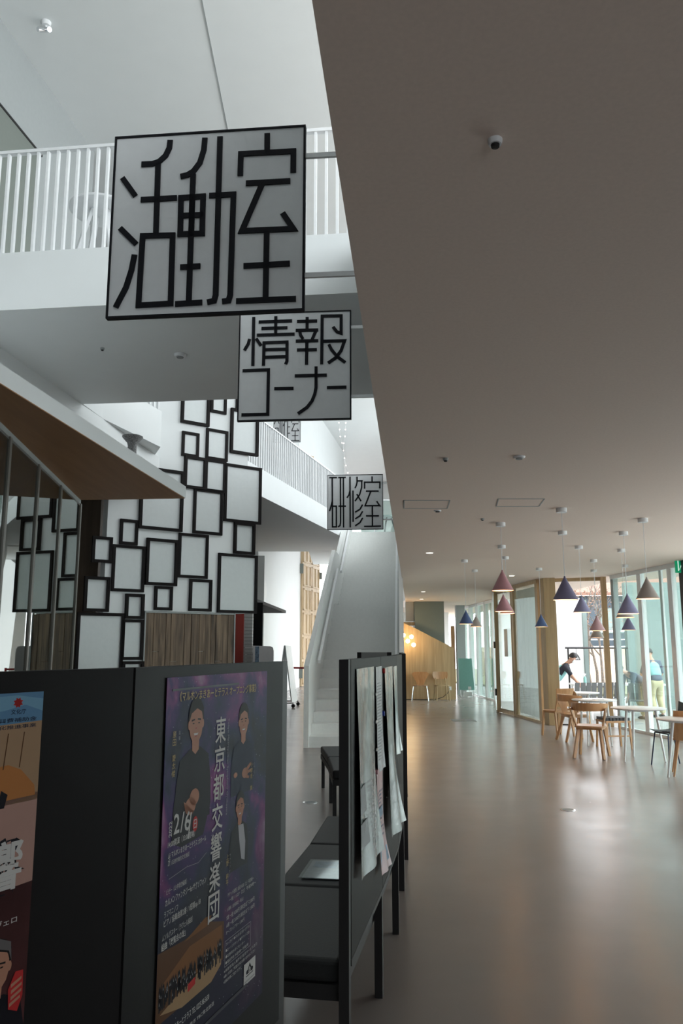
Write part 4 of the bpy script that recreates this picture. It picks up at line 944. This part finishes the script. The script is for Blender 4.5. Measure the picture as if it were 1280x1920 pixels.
# musicians
def person_art(cu, cz, w, body, k=.55):
    T = lambda p: (cu + p[0] * w, cz + p[1] * w * k)
    fb = layer('figure', body, 7, [[T(p) for p in ((-1.25, -3.9), (-1.3, -2.4), (-1.05, -1.36), (-.35, -.98), (.35, -.98), (1.0, -1.36), (1.2, -2.4), (1.2, -3.9))]])
    layer('figure_neck', 'skin', 8, [[T(p) for p in ((-.24, -1.08), (.0, -1.25), (.24, -1.08), (.26, -.6), (-.26, -.6))]], par=fb)
    layer('figure_hair', 'hair', 9, [[T(p) for p in ell(0, .25, .56, .80)]], par=fb)
    layer('figure_ears', 'skin', 9.5, [[T(p) for p in ell(-.5, -.05, .08, .18)], [T(p) for p in ell(.5, -.05, .08, .18)]], par=fb)
    layer('figure_face', 'skin', 10, [[T(p) for p in ((-.47, .3), (-.48, -.2), (-.40, -.5), (-.22, -.74), (0, -.82), (.22, -.74), (.40, -.5), (.48, -.2), (.47, .3), (.3, .6), (-.3, .6))]], par=fb)
    layer('figure_fringe', 'hair', 11, [[T(p) for p in ((-.5, .1), (-.52, .6), (-.2, .95), (.3, .95), (.54, .6), (.5, .1), (.40, .45), (.05, .60), (-.35, .42))], [T(p) for p in ((-.34, .16), (-.10, .19), (-.10, .13), (-.34, .09))], [T(p) for p in ((.34, .16), (.10, .19), (.10, .13), (.34, .09))], [T(p) for p in ell(-.20, .0, .07, .028, 12)], [T(p) for p in ell(.20, .0, .07, .028, 12)]], par=fb)
    layer('figure_mouth', 'tooth', 11, [[T(p) for p in ((-.17, -.40), (.17, -.40), (.10, -.49), (-.10, -.49))]], par=fb)
    layer('figure_nose', 'lips', 11, [[T(p) for p in ((-.07, -.18), (.07, -.18), (.03, -.23), (-.03, -.23))], [T(p) for p in ((-.10, -.495), (.10, -.495), (.05, -.54), (-.05, -.54))]], par=fb)
    return T
T = person_art(.247, .872, .12, 'suit')
layer('figure_coat', 'suit', 7.6, [[T(p) for p in ((-1.25, -2.4), (-1.4, -3.1), (-1.45, -4.4), (-.8, -4.7), (.75, -4.6), (1.25, -3.4), (1.2, -2.4))]])
layer('figure_hands', 'skin', 12, [[T(p) for p in ell(-.25, -3.25, .38, .34)], [T(p) for p in ell(.02, -2.95, .34, .33)], [T(p) for p in ((-.55, -3.1), (-.72, -3.0), (-.60, -3.4), (-.2, -3.65), (.0, -3.5))]])
layer('baton', 'pw', 13, [[T(p) for p in ((-.22, -3.5), (-.38, -4.5), (-.30, -4.5), (-.14, -3.5))]])
T = person_art(.722, .850, .10, 'navy')
layer('figure_coat', 'navy', 7.6, [[T(p) for p in ((-1.2, -2.4), (-1.1, -3.3), (-.6, -3.6), (.7, -3.6), (1.35, -2.9), (1.2, -2.0))]])
layer('figure_hands', 'skin', 12, [[T(p) for p in ell(.25, -2.85, .34, .28)], [T(p) for p in ((.2, -2.7), (.85, -2.35), (.92, -2.5), (.5, -2.8))], [T(p) for p in ((.4, -2.8), (.95, -2.72), (.92, -2.88), (.4, -2.95))], [T(p) for p in ((.3, -2.95), (.75, -3.1), (.68, -3.22), (.2, -3.1))], [T(p) for p in ell(-.8, -2.8, .2, .14)]])
T = person_art(.700, .598, .082, 'suit')
layer('figure_shirt', 'shirt', 8, [[T(p) for p in ((-.2, -1.15), (.5, -1.2), (.8, -2.4), (.75, -3.6), (.3, -3.4), (.0, -2.2))]])
# lettering
V = []
for i, ch in enumerate('東京都交響楽団'):
    v1 = .877 - i * .0802; u0 = .427 - i * .0045; V.append((ch, u0, u0 + .103, v1 - .074, v1, .010))
layer('title', 'pw', 14, (), V)
layer('heading', 'pg', 14, (), [('《マルホンまきあーとテラス オープニング事業》', .10, .86, .935, .962, .010)])
layer('small_title', 'dim', 14, (), [('Tokyo Metropolitan Symphony Orchestra', .545, .565, .592, .868, 0, -1)])
def vert(s, u, v1, h, w, st): return [(c, u, u + w, v1 - i * st - h, v1 - i * st) for i, c in enumerate(s) if c != ' ']
layer('conductor_name', 'pg', 14, (), vert('原田 慶太楼', .055, .861, .017, .026, .0195))
layer('pianist_name', 'pg', 14, (), vert('小曽根 真', .808, .720, .015, .024, .018))
layer('soloist_name', 'pg', 14, (), vert('上野 耕平', .566, .480, .015, .024, .018))
layer('role_text', 'dim', 14, (), vert('指揮', .100, .861, .011, .014, .014) + vert('ピアノ', .845, .715, .008, .012, .011) + vert('サクソフォン', .596, .477, .008, .012, .011))
layer('date', 'pw', 14, (), [('2', .086, .130, .602, .652, .012), ('/', .138, .168, .600, .650, .01), ('6', .172, .222, .597, .647, .012), ('2022', .048, .072, .600, .638, .012, 1)])
layer('day_disc', 'pr', 14, [ell(.262, .606, .022, .020)]); layer('day_character', 'pw', 15, (), [('日', .250, .274, .594, .618, .01)])
layer('venue_text', 'pw', 14, (), [('14:00開演（13:00開場）', .045, .262, .574, .592, .010), ('マルホンまきあーとテラス 大ホール', .075, .363, .548, .564, .010), ('（石巻市複合文化施設）', .077, .222, .530, .542), ('会場', .050, .066, .530, .562)])
layer('programme_text', 'pw', 14, (), [('ビゼー（山中惇史編曲）', .046, .205, .463, .477), ('カルメンファンタジーforサクソフォン', .040, .374, .436, .454, .008), ('ラフマニノフ', .035, .140, .411, .425), ('ピアノ協奏曲第2番 ハ短調op.18', .034, .328, .387, .407, .008), ('ムソルグスキー（ラヴェル編曲）', .026, .264, .358, .374), ('組曲「展覧会の絵」', .022, .208, .335, .354, .012)])
layer('venue_line', 'dim', 14, [[(.06, .498), (.2, .505), (.30, .500), (.37, .515), (.37, .5165), (.30, .5015), (.2, .5065), (.06, .4995)]])
layer('ticket_text', 'pw', 14, (), [('チケット発売日 会員 10/30（土）午前9時～', .587, .87, .358, .371), ('一般 11/27（土）午前9時～', .60, .896, .342, .354), ('入場料（全席指定・税込）', .582, .755, .320, .331), ('S席 一般 4,000円 高校生以下 2,000円', .580, .882, .296, .310), ('A席 一般 3,000円 高校生以下 1,500円', .580, .884, .276, .289), ('オープンシアター 1,000円', .578, .77, .258, .269),
 ('プレイガイド ●マルホンまきあーとテラス', .58, .83, .228, .237), ('●ローソンチケット ●チケットぴあ', .58, .83, .211, .220), ('●石巻市かほくセンター', .58, .78, .194, .203), ('●電話予約 午前9時～午後5時', .58, .82, .178, .187), ('※未就学児入場不可 託児サービスあり', .566, .92, .158, .167), ('※車いす席をご希望の方はお問い合わせください', .566, .90, .144, .153), ('※感染症対策にご協力ください', .566, .74, .130, .139)])
layer('ticket_box', 'dim', 14, [[(.570, .173), (.845, .173), (.845, .1745), (.570, .1745)], [(.570, .2415), (.845, .2415), (.845, .243), (.570, .243)], [(.570, .173), (.573, .173), (.573, .243), (.570, .243)], [(.842, .173), (.845, .173), (.845, .243), (.842, .243)]])
layer('logo_card', 'pw', 14, [[(.776, .072), (.905, .072), (.905, .132), (.776, .132)]])
layer('logo_mark', 'suit', 15, [[(.805, .098), (.84, .126), (.876, .098), (.862, .098), (.84, .116), (.818, .098)], [(.80, .092), (.88, .092), (.88, .0945), (.80, .0945)], ell(.815, .104, .014, .006), ell(.865, .104, .014, .006)], [('BSO', .815, .865, .098, .108, .02), ('石巻市芸術文化振興財団', .785, .895, .077, .082)])
layer('contact', 'pw', 14, (), [('マルホンまきあーとテラス TEL 0225-98-5630', .04, .43, .126, .143, .008), ('主催 石巻市 TBC東北放送', .18, .477, .100, .111)])
m = MB(); q = Pl(PW.A, PW.B); q.o = Vector(t.location); q.slab(m, .16, .53, 1.450, 1.455, .003, .005); m.build('top_strip', 'clear_strip', t)
m = MB(); q.slab(m, .32, .62, .644, .652, .003, .006); m.build('bottom_strip', 'clear_strip', t)

# ---------------------------------------------------------------- left poster
QW = Pl(lp[0].A, lp[0].B)
t, cv = sheet(QW, 'concert_poster', 'half-seen concert poster with orange hall picture at the lower left edge', 'poster', .06, .648, .59, 1.470, mat('poster_dark_red', (.06, .02, .02), .5, nscale=5, noise=.6, spec=.1), 0, 0)
def A_(u): return .06 + .588 * u
def Z_(v): return .59 + .88 * v
for k, c in {'sky': (.10, .22, .36), 'sky2': (.16, .32, .45), 'wallw': (.34, .22, .13), 'orange': (.42, .17, .05), 'warm': (.40, .24, .20), 'grey': (.13, .12, .12), 'gold': (.10, .08, .02)}.items(): PM[k] = mat('ink_' + k, c, .5, spec=.1)
layer('sky_band', 'sky', 1, [[(0, .925), (1, .940), (1, 1), (0, 1)]])
layer('sky_band', 'sky2', 2, [[(0, .95), (.85, .965), (.93, .975), (1, .96), (1, .985), (.9, .995), (0, .98)]])
layer('hall_wall', 'wallw', 1, [[(0, .78), (1, .78), (1, .94), (0, .925)]])
layer('hall_floor', 'orange', 2, [[(0, .78), (.99, .79), (.985, .81), (.93, .845), (.88, .858), (.5, .84), (0, .84)]])
layer('glow', 'warm', 1, [[(0, .60), (1, .62), (1, .795), (0, .78)]])
layer('hall_seats', 'suit', 3, [[(.50 + i * .05, .775), (.525 + i * .05, .775), (.535 + i * .05, .80), (.51 + i * .05, .81)] for i in range(8)])
layer('floor_lines', 'halldark', 3, [[(.5 + i * .06, .85), (.504 + i * .06, .85), (.515 + i * .06, .92), (.511 + i * .06, .92)] for i in range(8)])
layer('logo', 'pr', 3, [[(.902 + .020 * math.cos(a) * (1 if i % 2 else .6), .980 + .011 * math.sin(a) * (1 if i % 2 else .7)) for i, a in enumerate([j * PI / 8 for j in range(16)])], ell(.902, .980, .013, .008)])
layer('ministry_text', 'navy', 3, (), [('文化庁', .877, .934, .957, .967, .01), ('文化庁文化芸術振興費補助金', .60, .978, .941, .950, .01), ('劇場・音楽堂等機能強化推進事業', .55, .978, .928, .936, .01)])
layer('title_shadow', 'suit', 4, (), [('響', .805, .967, .608, .718, .09)])
layer('title', 'pw', 5, (), [('響', .815, .957, .615, .711, .02)])
layer('name', 'pw', 5, (), [('ヴェロ', .872, .950, .550, .562, .01)])
T = person_art(.885, .475, .095, 'suit', .55)
layer('grey_hair', 'grey', 12, [[T(p) for p in ((-.56, .1), (-.55, .8), (0, 1.08), (.50, .8), (.56, .1), (.44, .5), (0, .7), (-.44, .5))]])
layer('raised_hand', 'pr', 13, [[T(p) for p in ((.55, -1.6), (.50, -.9), (.75, -.35), (1.05, -.4), (1.08, -1.3), (.9, -1.8))]])
layer('fingers', 'skin', 14, [[T((x, -.75 - .22 * i)), T((x + .40, -.60 - .22 * i)), T((x + .40, -.70 - .22 * i)), T((x, -.88 - .22 * i))] for i, x in enumerate((.60, .62, .62, .58))])
# ---------------------------------------------------------------- outside: pavilion wall, rack, tables, tree, slope
M['ext_white'] = mat('exterior_white_wall', (.85, .86, .85), .8)
M['ext_grey'] = mat('exterior_grey_wall', (.20, .25, .24), .8, nscale=2, noise=.08)
M['bark'] = mat('bark', (.16, .13, .11), .9, nscale=25, noise=.4, bump=.6)
M['leaf_red'] = mat('dry_leaves', (.26, .14, .09), .9, nscale=20, noise=.4)
M['ext_dark'] = mat('distant_dark_building', (.06, .08, .10), .8)
struct('wall_outside_white', MB().box(4.6, 24.6, -.03, 7.36, 24.9, 3.06), 'ext_white')
struct('trim_outside_pier', MB().box(7.36, 24.5, -.03, 7.48, 24.9, 3.0), 'ext_grey')
struct('wall_outside_grey', MB().box(7.62, 21.5, -.03, 18, 21.7, 3.3), 'ext_grey')
t = thing('bare_tree', 'bare pale-trunked tree outside behind the doorway', 'tree', (9.9, 31.5, .05)); rt = random.Random(11)
m = MB()
def branch(p, d, L, r, k):
    pts = [p]; q = Vector(p); dd = Vector(d)
    for i in range(4):
        dd = (dd + Vector((rt.uniform(-.22, .22), rt.uniform(-.22, .22), .08))).normalized(); q = q + dd * L / 4; pts.append(q.copy())
    m.tube(pts, [r * (1 - .12 * i) for i in range(5)], 6)
    if k > 0:
        for j in range(3):
            b = pts[2 + j % 3]; a = rt.uniform(0, 2 * PI); branch(b, (math.cos(a) * .7, math.sin(a) * .7, .8), L * .62, r * .52, k - 1)
for (x, lean) in ((-.25, -.1), (.0, .05), (.22, .15)): branch(Vector((x, 0, 0)), Vector((lean, 0, 1)), 2.4, .06, 3)
m.build('trunk', 'bark', t, True)
m = MB()
for i in range(400):
    c = Vector((rt.uniform(-1.3, 1.3), rt.uniform(-1, 1), rt.uniform(2.2, 4.2))); s = .05
    a = rt.uniform(0, PI); u = Vector((math.cos(a), math.sin(a), rt.uniform(-.5, .5))) * s; v = Vector((-math.sin(a), math.cos(a), rt.uniform(-.6, .6))) * s
    m.add([c - u, c + v * .6, c + u, c - v * .6], [(0, 1, 2, 3)])
lf = m.build('foliage', 'leaf_red', t)
t = thing('distant_building', 'dark low building with white railing beyond the dry slope', 'building', (16, 52, 1.7))
MB().box(-5, 0, 0, 9, 6, 3.2).build('wall', 'ext_dark', t)
MB().extr([(-5.5, -.5, 3.2), (9.5, -.5, 3.2), (9.5, 3, 4.6), (-5.5, 3, 4.6)], (0, 0, .2)).build('roof', mat('brown_roof', (.20, .11, .08), .8), t)
for i in range(5): MB().box(-4.5 + i * 2.6, -.05, .8, -3 + i * 2.6, .05, 2.4).build('window', 'ext_grey', t)
m = MB()
for i in range(16): m.box(-5 + i * .9, -1.5, -.2, -4.93 + i * .9, -1.44, .9)
m.box(-5, -1.5, .85, 9, -1.42, .95).box(-5, -1.5, .35, 9, -1.42, .42); m.build('railing', 'white_metal', t)

t = thing('garment_rack', 'dark tube rack with a hanging lantern outside the doorway', 'rack', (5.70, 20.35, -.03))
m = MB().tube([(0, 0, 0), (0, 0, 1.58)], .022).tube([(-.07, 0, 1.585), (1.5, 0, 1.585)], .024).tube([(1.45, 0, 1.58), (1.45, 0, 0)], .022).tube([(0, -.3, .02), (0, .3, .02)], .02).tube([(1.45, -.3, .02), (1.45, .3, .02)], .02)
m.build('frame', 'steel_dark', t)
t = thing('lantern', 'small black wire lantern hanging from the outdoor rack', 'lantern', (5.90, 20.35, 1.25))
m = MB().tube([(0, 0, .30), (0, 0, .17)], .006, 6)
for a in range(6): m.tube([(.0, 0, .18), (.06 * math.cos(a * PI / 3), .06 * math.sin(a * PI / 3), .10), (.10 * math.cos(a * PI / 3), .10 * math.sin(a * PI / 3), 0)], .008, 6)
m.lathe([(.09, 0), (.105, .01), (.09, .02)], n=20).lathe([(.055, .095), (.065, .105), (.03, .15)], n=20); m.build('cage', 'steel_dark', t)

def long_table(x, y, w, d, rz, lab, h=.72):
    t = thing('outdoor_table', lab, 'table', (x, y, -.03), rz, 'white outdoor tables')
    MB().box(-w / 2, -d / 2, h - .02, w / 2, d / 2, h + .02).build('table_top', 'white_metal', t)
    for a in (-1, 1):
        for b in (-1, 1): MB().box(a * (w / 2 - .06) - .02, b * (d / 2 - .06) - .02, 0, a * (w / 2 - .06) + .02, b * (d / 2 - .06) + .02, h - .02).build('leg', 'white_metal', t)
    return t
long_table(6.05, 19.6, 1.0, .7, R(-6), 'white outdoor table seen through the open doorway')
long_table(7.2, 19.75, 1.1, .7, R(-6), 'white outdoor table seen through the glass beside the bending people')
M['patio_grey'] = mat('patio_grey', (.11, .12, .12), .7)
def patio_chair(x, y, rz, lab):
    t = thing('patio_chair', lab, 'chair', (x, y, -.03), rz, 'grey slatted patio chairs')
    MB().box(-.2, -.2, .42, .2, .2, .445).build('seat', 'patio_grey', t)
    m = MB()
    for s in (-1, 0, 1): m.extr([(s * .135 - .055, .18, .46), (s * .135 + .055, .18, .46), (s * .135 + .055, .25, .82), (s * .135 - .055, .25, .82)], (0, .02, 0))
    m.build('backrest', 'patio_grey', t)
    for a in (-1, 1):
        for b in (-1, 1): MB().bar((a * .17, b * .17, .43), (a * .2, b * .22, 0), .022).build('leg', 'white_metal', t)
for (x, y, lab) in ((5.37, 18.42, 'grey patio chair nearest the standing rack pole'), (5.79, 18.55, 'grey patio chair in the middle of the doorway view'), (6.21, 18.68, 'grey patio chair at the right side of the doorway view')): patio_chair(x, y, R(185), lab)
patio_chair(6.62, 18.1, R(150), 'grey patio chair behind the glass in front of the crouched person')
t = thing('spray_bottle', 'clear spray bottle standing on the outdoor table', 'bottle', (5.87, 19.62, .71))
MB().lathe([(.035, 0), (.035, .13), (.012, .17)], n=16).build('body', 'mint', t, True); MB().bar((0, 0, .17), (0, 0, .22), .02).bar((-.05, 0, .22), (.03, 0, .22), .025).build('nozzle', 'white_metal', t)

# ---------------------------------------------------------------- people
def skin_mesh(nodes, edges, name, m, parent, sub=2, root=0):
    me = bpy.data.meshes.new(name); me.from_pydata([n[0] for n in nodes], edges, [])
    o = bpy.data.objects.new(name, me); COL.objects.link(o)
    o.modifiers.new('skin', 'SKIN')
    if not me.skin_vertices: me.attributes
    md = o.modifiers['skin']; md.use_smooth_shade = True
    for i, n in enumerate(nodes):
        r = n[1]; r = r if isinstance(r, tuple) else (r, r); me.skin_vertices[0].data[i].radius = r; me.skin_vertices[0].data[i].use_root = (i == root)
    s = o.modifiers.new('sub', 'SUBSURF'); s.levels = sub; s.render_levels = sub
    dg = bpy.context.evaluated_depsgraph_get(); nm = bpy.data.meshes.new_from_object(o.evaluated_get(dg))
    bpy.data.objects.remove(o)
    q = bpy.data.objects.new(name, nm); COL.objects.link(q); nm.materials.clear(); nm.materials.append(M[m] if isinstance(m, str) else m); q.parent = parent
    for p in nm.polygons: p.use_smooth = True
    return q
M['skin'] = mat('skin', (.50, .28, .19), .5); M['hair'] = mat('black_hair', (.012, .010, .010), .5, nscale=60, noise=.4, bump=.5)
M['black_cloth'] = mat('black_cloth', (.016, .018, .028), .8); M['mint_cloth'] = mat('mint_vest_cloth', (.28, .58, .58), .8)
M['tan_cloth'] = mat('tan_trousers', (.52, .46, .28), .85); M['grey_cloth'] = mat('grey_cloth', (.08, .10, .14), .85); M['mask'] = mat('white_mask', (.75, .78, .78), .8)
M['light_cloth'] = mat('pale_cloth', (.62, .64, .62), .8)
def V3(*a): return Vector(a)
def figure(loc, rz, lab, lean, neck_fwd, arm, shirt, vest, trousers, knee=0, mask=True, hairlong=0, head_tilt=0, H=1.6):
    """faces local -Y; lean = forward bend of the trunk in degrees; arm = (hand targets right, left)"""
    k = H / 1.68
    t = thing('person', lab, 'person', loc, rz); t.scale = (k, k, k)
    hip = V3(0, 0, .90 - knee * .12); a = R(lean); up = V3(0, -math.sin(a), math.cos(a)); fw = V3(0, -math.cos(a), -math.sin(a))
    chest = hip + up * .38; nb = hip + up * .52; b = R(lean * .75 + head_tilt); hu = V3(0, -math.sin(b), math.cos(b)); hf = V3(0, -math.cos(b), -math.sin(b)); head = nb + hu * .17 + hf * .02
    N = []; E = []
    def n(p, r, pr=None): N.append((tuple(p), r)); (E.append((pr, len(N) - 1)) if pr is not None else None); return len(N) - 1
    r0 = n(hip, (.155, .115)); w = n(hip + up * .18, (.125, .095), r0); c = n(chest, (.15, .105), w); s = n(nb, (.07, .065), c)
    nk = n(nb + hu * .06, .05, s); h1 = n(head - hu * .04 + hf * .015, (.066, .072), nk); h2 = n(head + hu * .05, (.076, .088), h1); h3 = n(head + hu * .10, (.055, .065), h2)
    shirtN = [(tuple(hip - up * .07), (.172, .136)), (tuple(hip + up * .06), (.165, .128)), (tuple(hip + up * .18), (.142, .112)), (tuple(chest), (.168, .122)), (tuple(nb - up * .02), (.125, .082))]; shirtE = [(0, 1), (1, 2), (2, 3), (3, 4)]
    vestN = [(p, (q[0] + .026, q[1] + .022)) for p, q in shirtN[1:4]] + [(tuple(nb - up * .045), (.125, .094))]
    legs = []
    for sd in (-1, 1):
        hj = hip + V3(sd * .085, 0, -.05); kn = V3(sd * .10, -.05 - knee * .25, .48 - knee * .03); an = V3(sd * .11, .02, .085)
        l1 = n(hj, .085, r0); l2 = n((hj + kn) / 2, .078, l1); l3 = n(kn, .055, l2); l4 = n((kn + an) / 2 + V3(0, .015, .03), .052, l3); l5 = n(an, .036, l4); l6 = n(an + V3(0, -.06, -.045), .035, l5); n(an + V3(0, -.16, -.062), .024, l6)
        legs += [(hj, kn, an)]
        sh = nb - up * .06 + V3(sd * .175, 0, 0); hd = V3(*arm[0 if sd < 0 else 1]); el = (sh + hd) / 2; dv = hd - sh; L = dv.length; bend = math.sqrt(max(0, .28 ** 2 - (L / 2) ** 2)) if L < .56 else 0
        if L > .54: hd = sh + dv.normalized() * .54; el = (sh + hd) / 2
        el = el + V3(sd * .5, .5, -.4).normalized() * bend
        a1 = n(sh, .050, c); a2 = n((sh + el) / 2, .045, a1); a3 = n(el, .038, a2); a4 = n((el + hd) / 2, .034, a3); a5 = n(hd, .024, a4)
        ax = (hd - el).normalized(); sdv = ax.cross(V3(0, -1, .3)).normalized(); palm = n(hd + ax * .045, (.034, .020), a5)
        for q in range(4):
            o = sdv * (.024 - .016 * q); ll = (.060, .070, .066, .052)[q]; f1 = n(hd + ax * .085 + o, .0085, palm); f2 = n(hd + ax * (.085 + ll * .6) + o * 1.1 + V3(0, 0, -.008), .0078, f1); n(hd + ax * (.085 + ll) + o * 1.1 + V3(0, 0, -.028), .0065, f2)
        th = n(hd + ax * .03 + sdv * .036, .0105, palm); n(hd + ax * .07 + sdv * .056 + V3(0, 0, -.012), .0085, th)
        i0 = len(shirtN); shirtN += [(tuple(sh), .078), (tuple((sh + el) / 2), .060), (tuple(el), .052)]; shirtE += [(3, i0), (i0, i0 + 1), (i0 + 1, i0 + 2)]
    body = skin_mesh(N, E, 'body', 'skin', t)
    sh_o = skin_mesh(shirtN, shirtE, 'shirt', shirt, t, root=0)
    TN = [(tuple(hip + up * .06), (.160, .124)), (tuple(hip - V3(0, 0, .05)), (.160, .128))]; TE = [(0, 1)]
    for hj, kn, an in legs:
        i0 = len(TN); TN += [(tuple(hj - V3(0, 0, .06)), .100), (tuple((hj + kn) / 2), .094), (tuple(kn), .084), (tuple((kn + an) / 2 + V3(0, .012, .02)), .084), (tuple(an + V3(0, 0, .0)), .070)]; TE += [(1, i0), (i0, i0 + 1), (i0 + 1, i0 + 2), (i0 + 2, i0 + 3), (i0 + 3, i0 + 4)]
        MB().ball(tuple(an + V3(0, -.06, -.045)), .05, 14, (1, 2.5, .8)).build('shoe', 'steel_dark', t, True)
    skin_mesh(TN, TE, 'trousers', trousers, t)
    if vest: skin_mesh(vestN, [(0, 1), (1, 2), (2, 3)], 'vest', vest, t)
    # head details
    rot = hu; X = V3(1, 0, 0)
    hc = head + hu * .045
    def hp(x, f, u): q = hc + X * x + hf * f + hu * u; return tuple(q)
    m = MB()
    def hairf(u, v):
        az = 2 * PI * u; el_ = PI / 2 - v * (PI * (.50 + .16 * (1 - math.cos(az)) / 2 + hairlong * .1)); 
        ff = math.cos(az)
        if ff > .3: el_ = max(el_, R(18))
        return hp(.092 * math.cos(el_) * math.sin(az), .104 * math.cos(el_) * ff - .008, .112 * math.sin(el_) + .02)
    m.shell(hairf, 28, 12, tuple(-hu * .004)); m.build('hair', 'hair', t, True)
    for sd in (-1, 1):
        m = MB().ball(hp(sd * .082, .0, -.02), .02, 10, (.5, 1, 1.4)); m.build('ear', 'skin', t, True)
        MB().ball(hp(sd * .03, .083, .005), .010, 8, (1.2, .6, .7)).build('eye', 'hair', t, True)
    MB().ball(hp(0, .092, -.025), .016, 10, (.8, 1, 1.3)).build('nose', 'skin', t, True)
    if mask:
        m = MB(); m.shell(lambda u, v: hp(.078 * math.sin((u - .5) * 2.5), .078 * math.cos((u - .5) * 2.5) + .022 + .008 * math.sin(PI * v), -.095 + .085 * v), 12, 6, tuple(hf * .003)); m.build('mask', 'mask', t, True)
    else: MB().ball(hp(0, .082, -.06), .018, 8, (1.2, .4, .4)).build('mouth', 'skin', t, True)
    return t
figure((4.95, 18.95, -.03), R(68), 'masked person in mint vest and black sleeves bending over the outdoor table', 38, 0, ((-.12, -.62, .76), (.14, -.60, .80)), 'black_cloth', 'mint_cloth', 'light_cloth', .3, True, 0, 10)
figure((7.33, 18.95, -.03), R(185), 'person in mint vest and tan trousers seen from behind through the glass', 22, 0, ((-.20, -.42, .88), (.20, -.42, .88)), 'grey_cloth', 'mint_cloth', 'tan_cloth', .15, False, 0, 12)
figure((6.86, 18.45, -.03), R(-75), 'person in dark jacket bending deeply behind the glass beside the mint vest', 62, 0, ((-.16, -.60, .52), (.16, -.58, .55)), 'grey_cloth', None, 'tan_cloth', .3, True, 0, 15, 1.55)
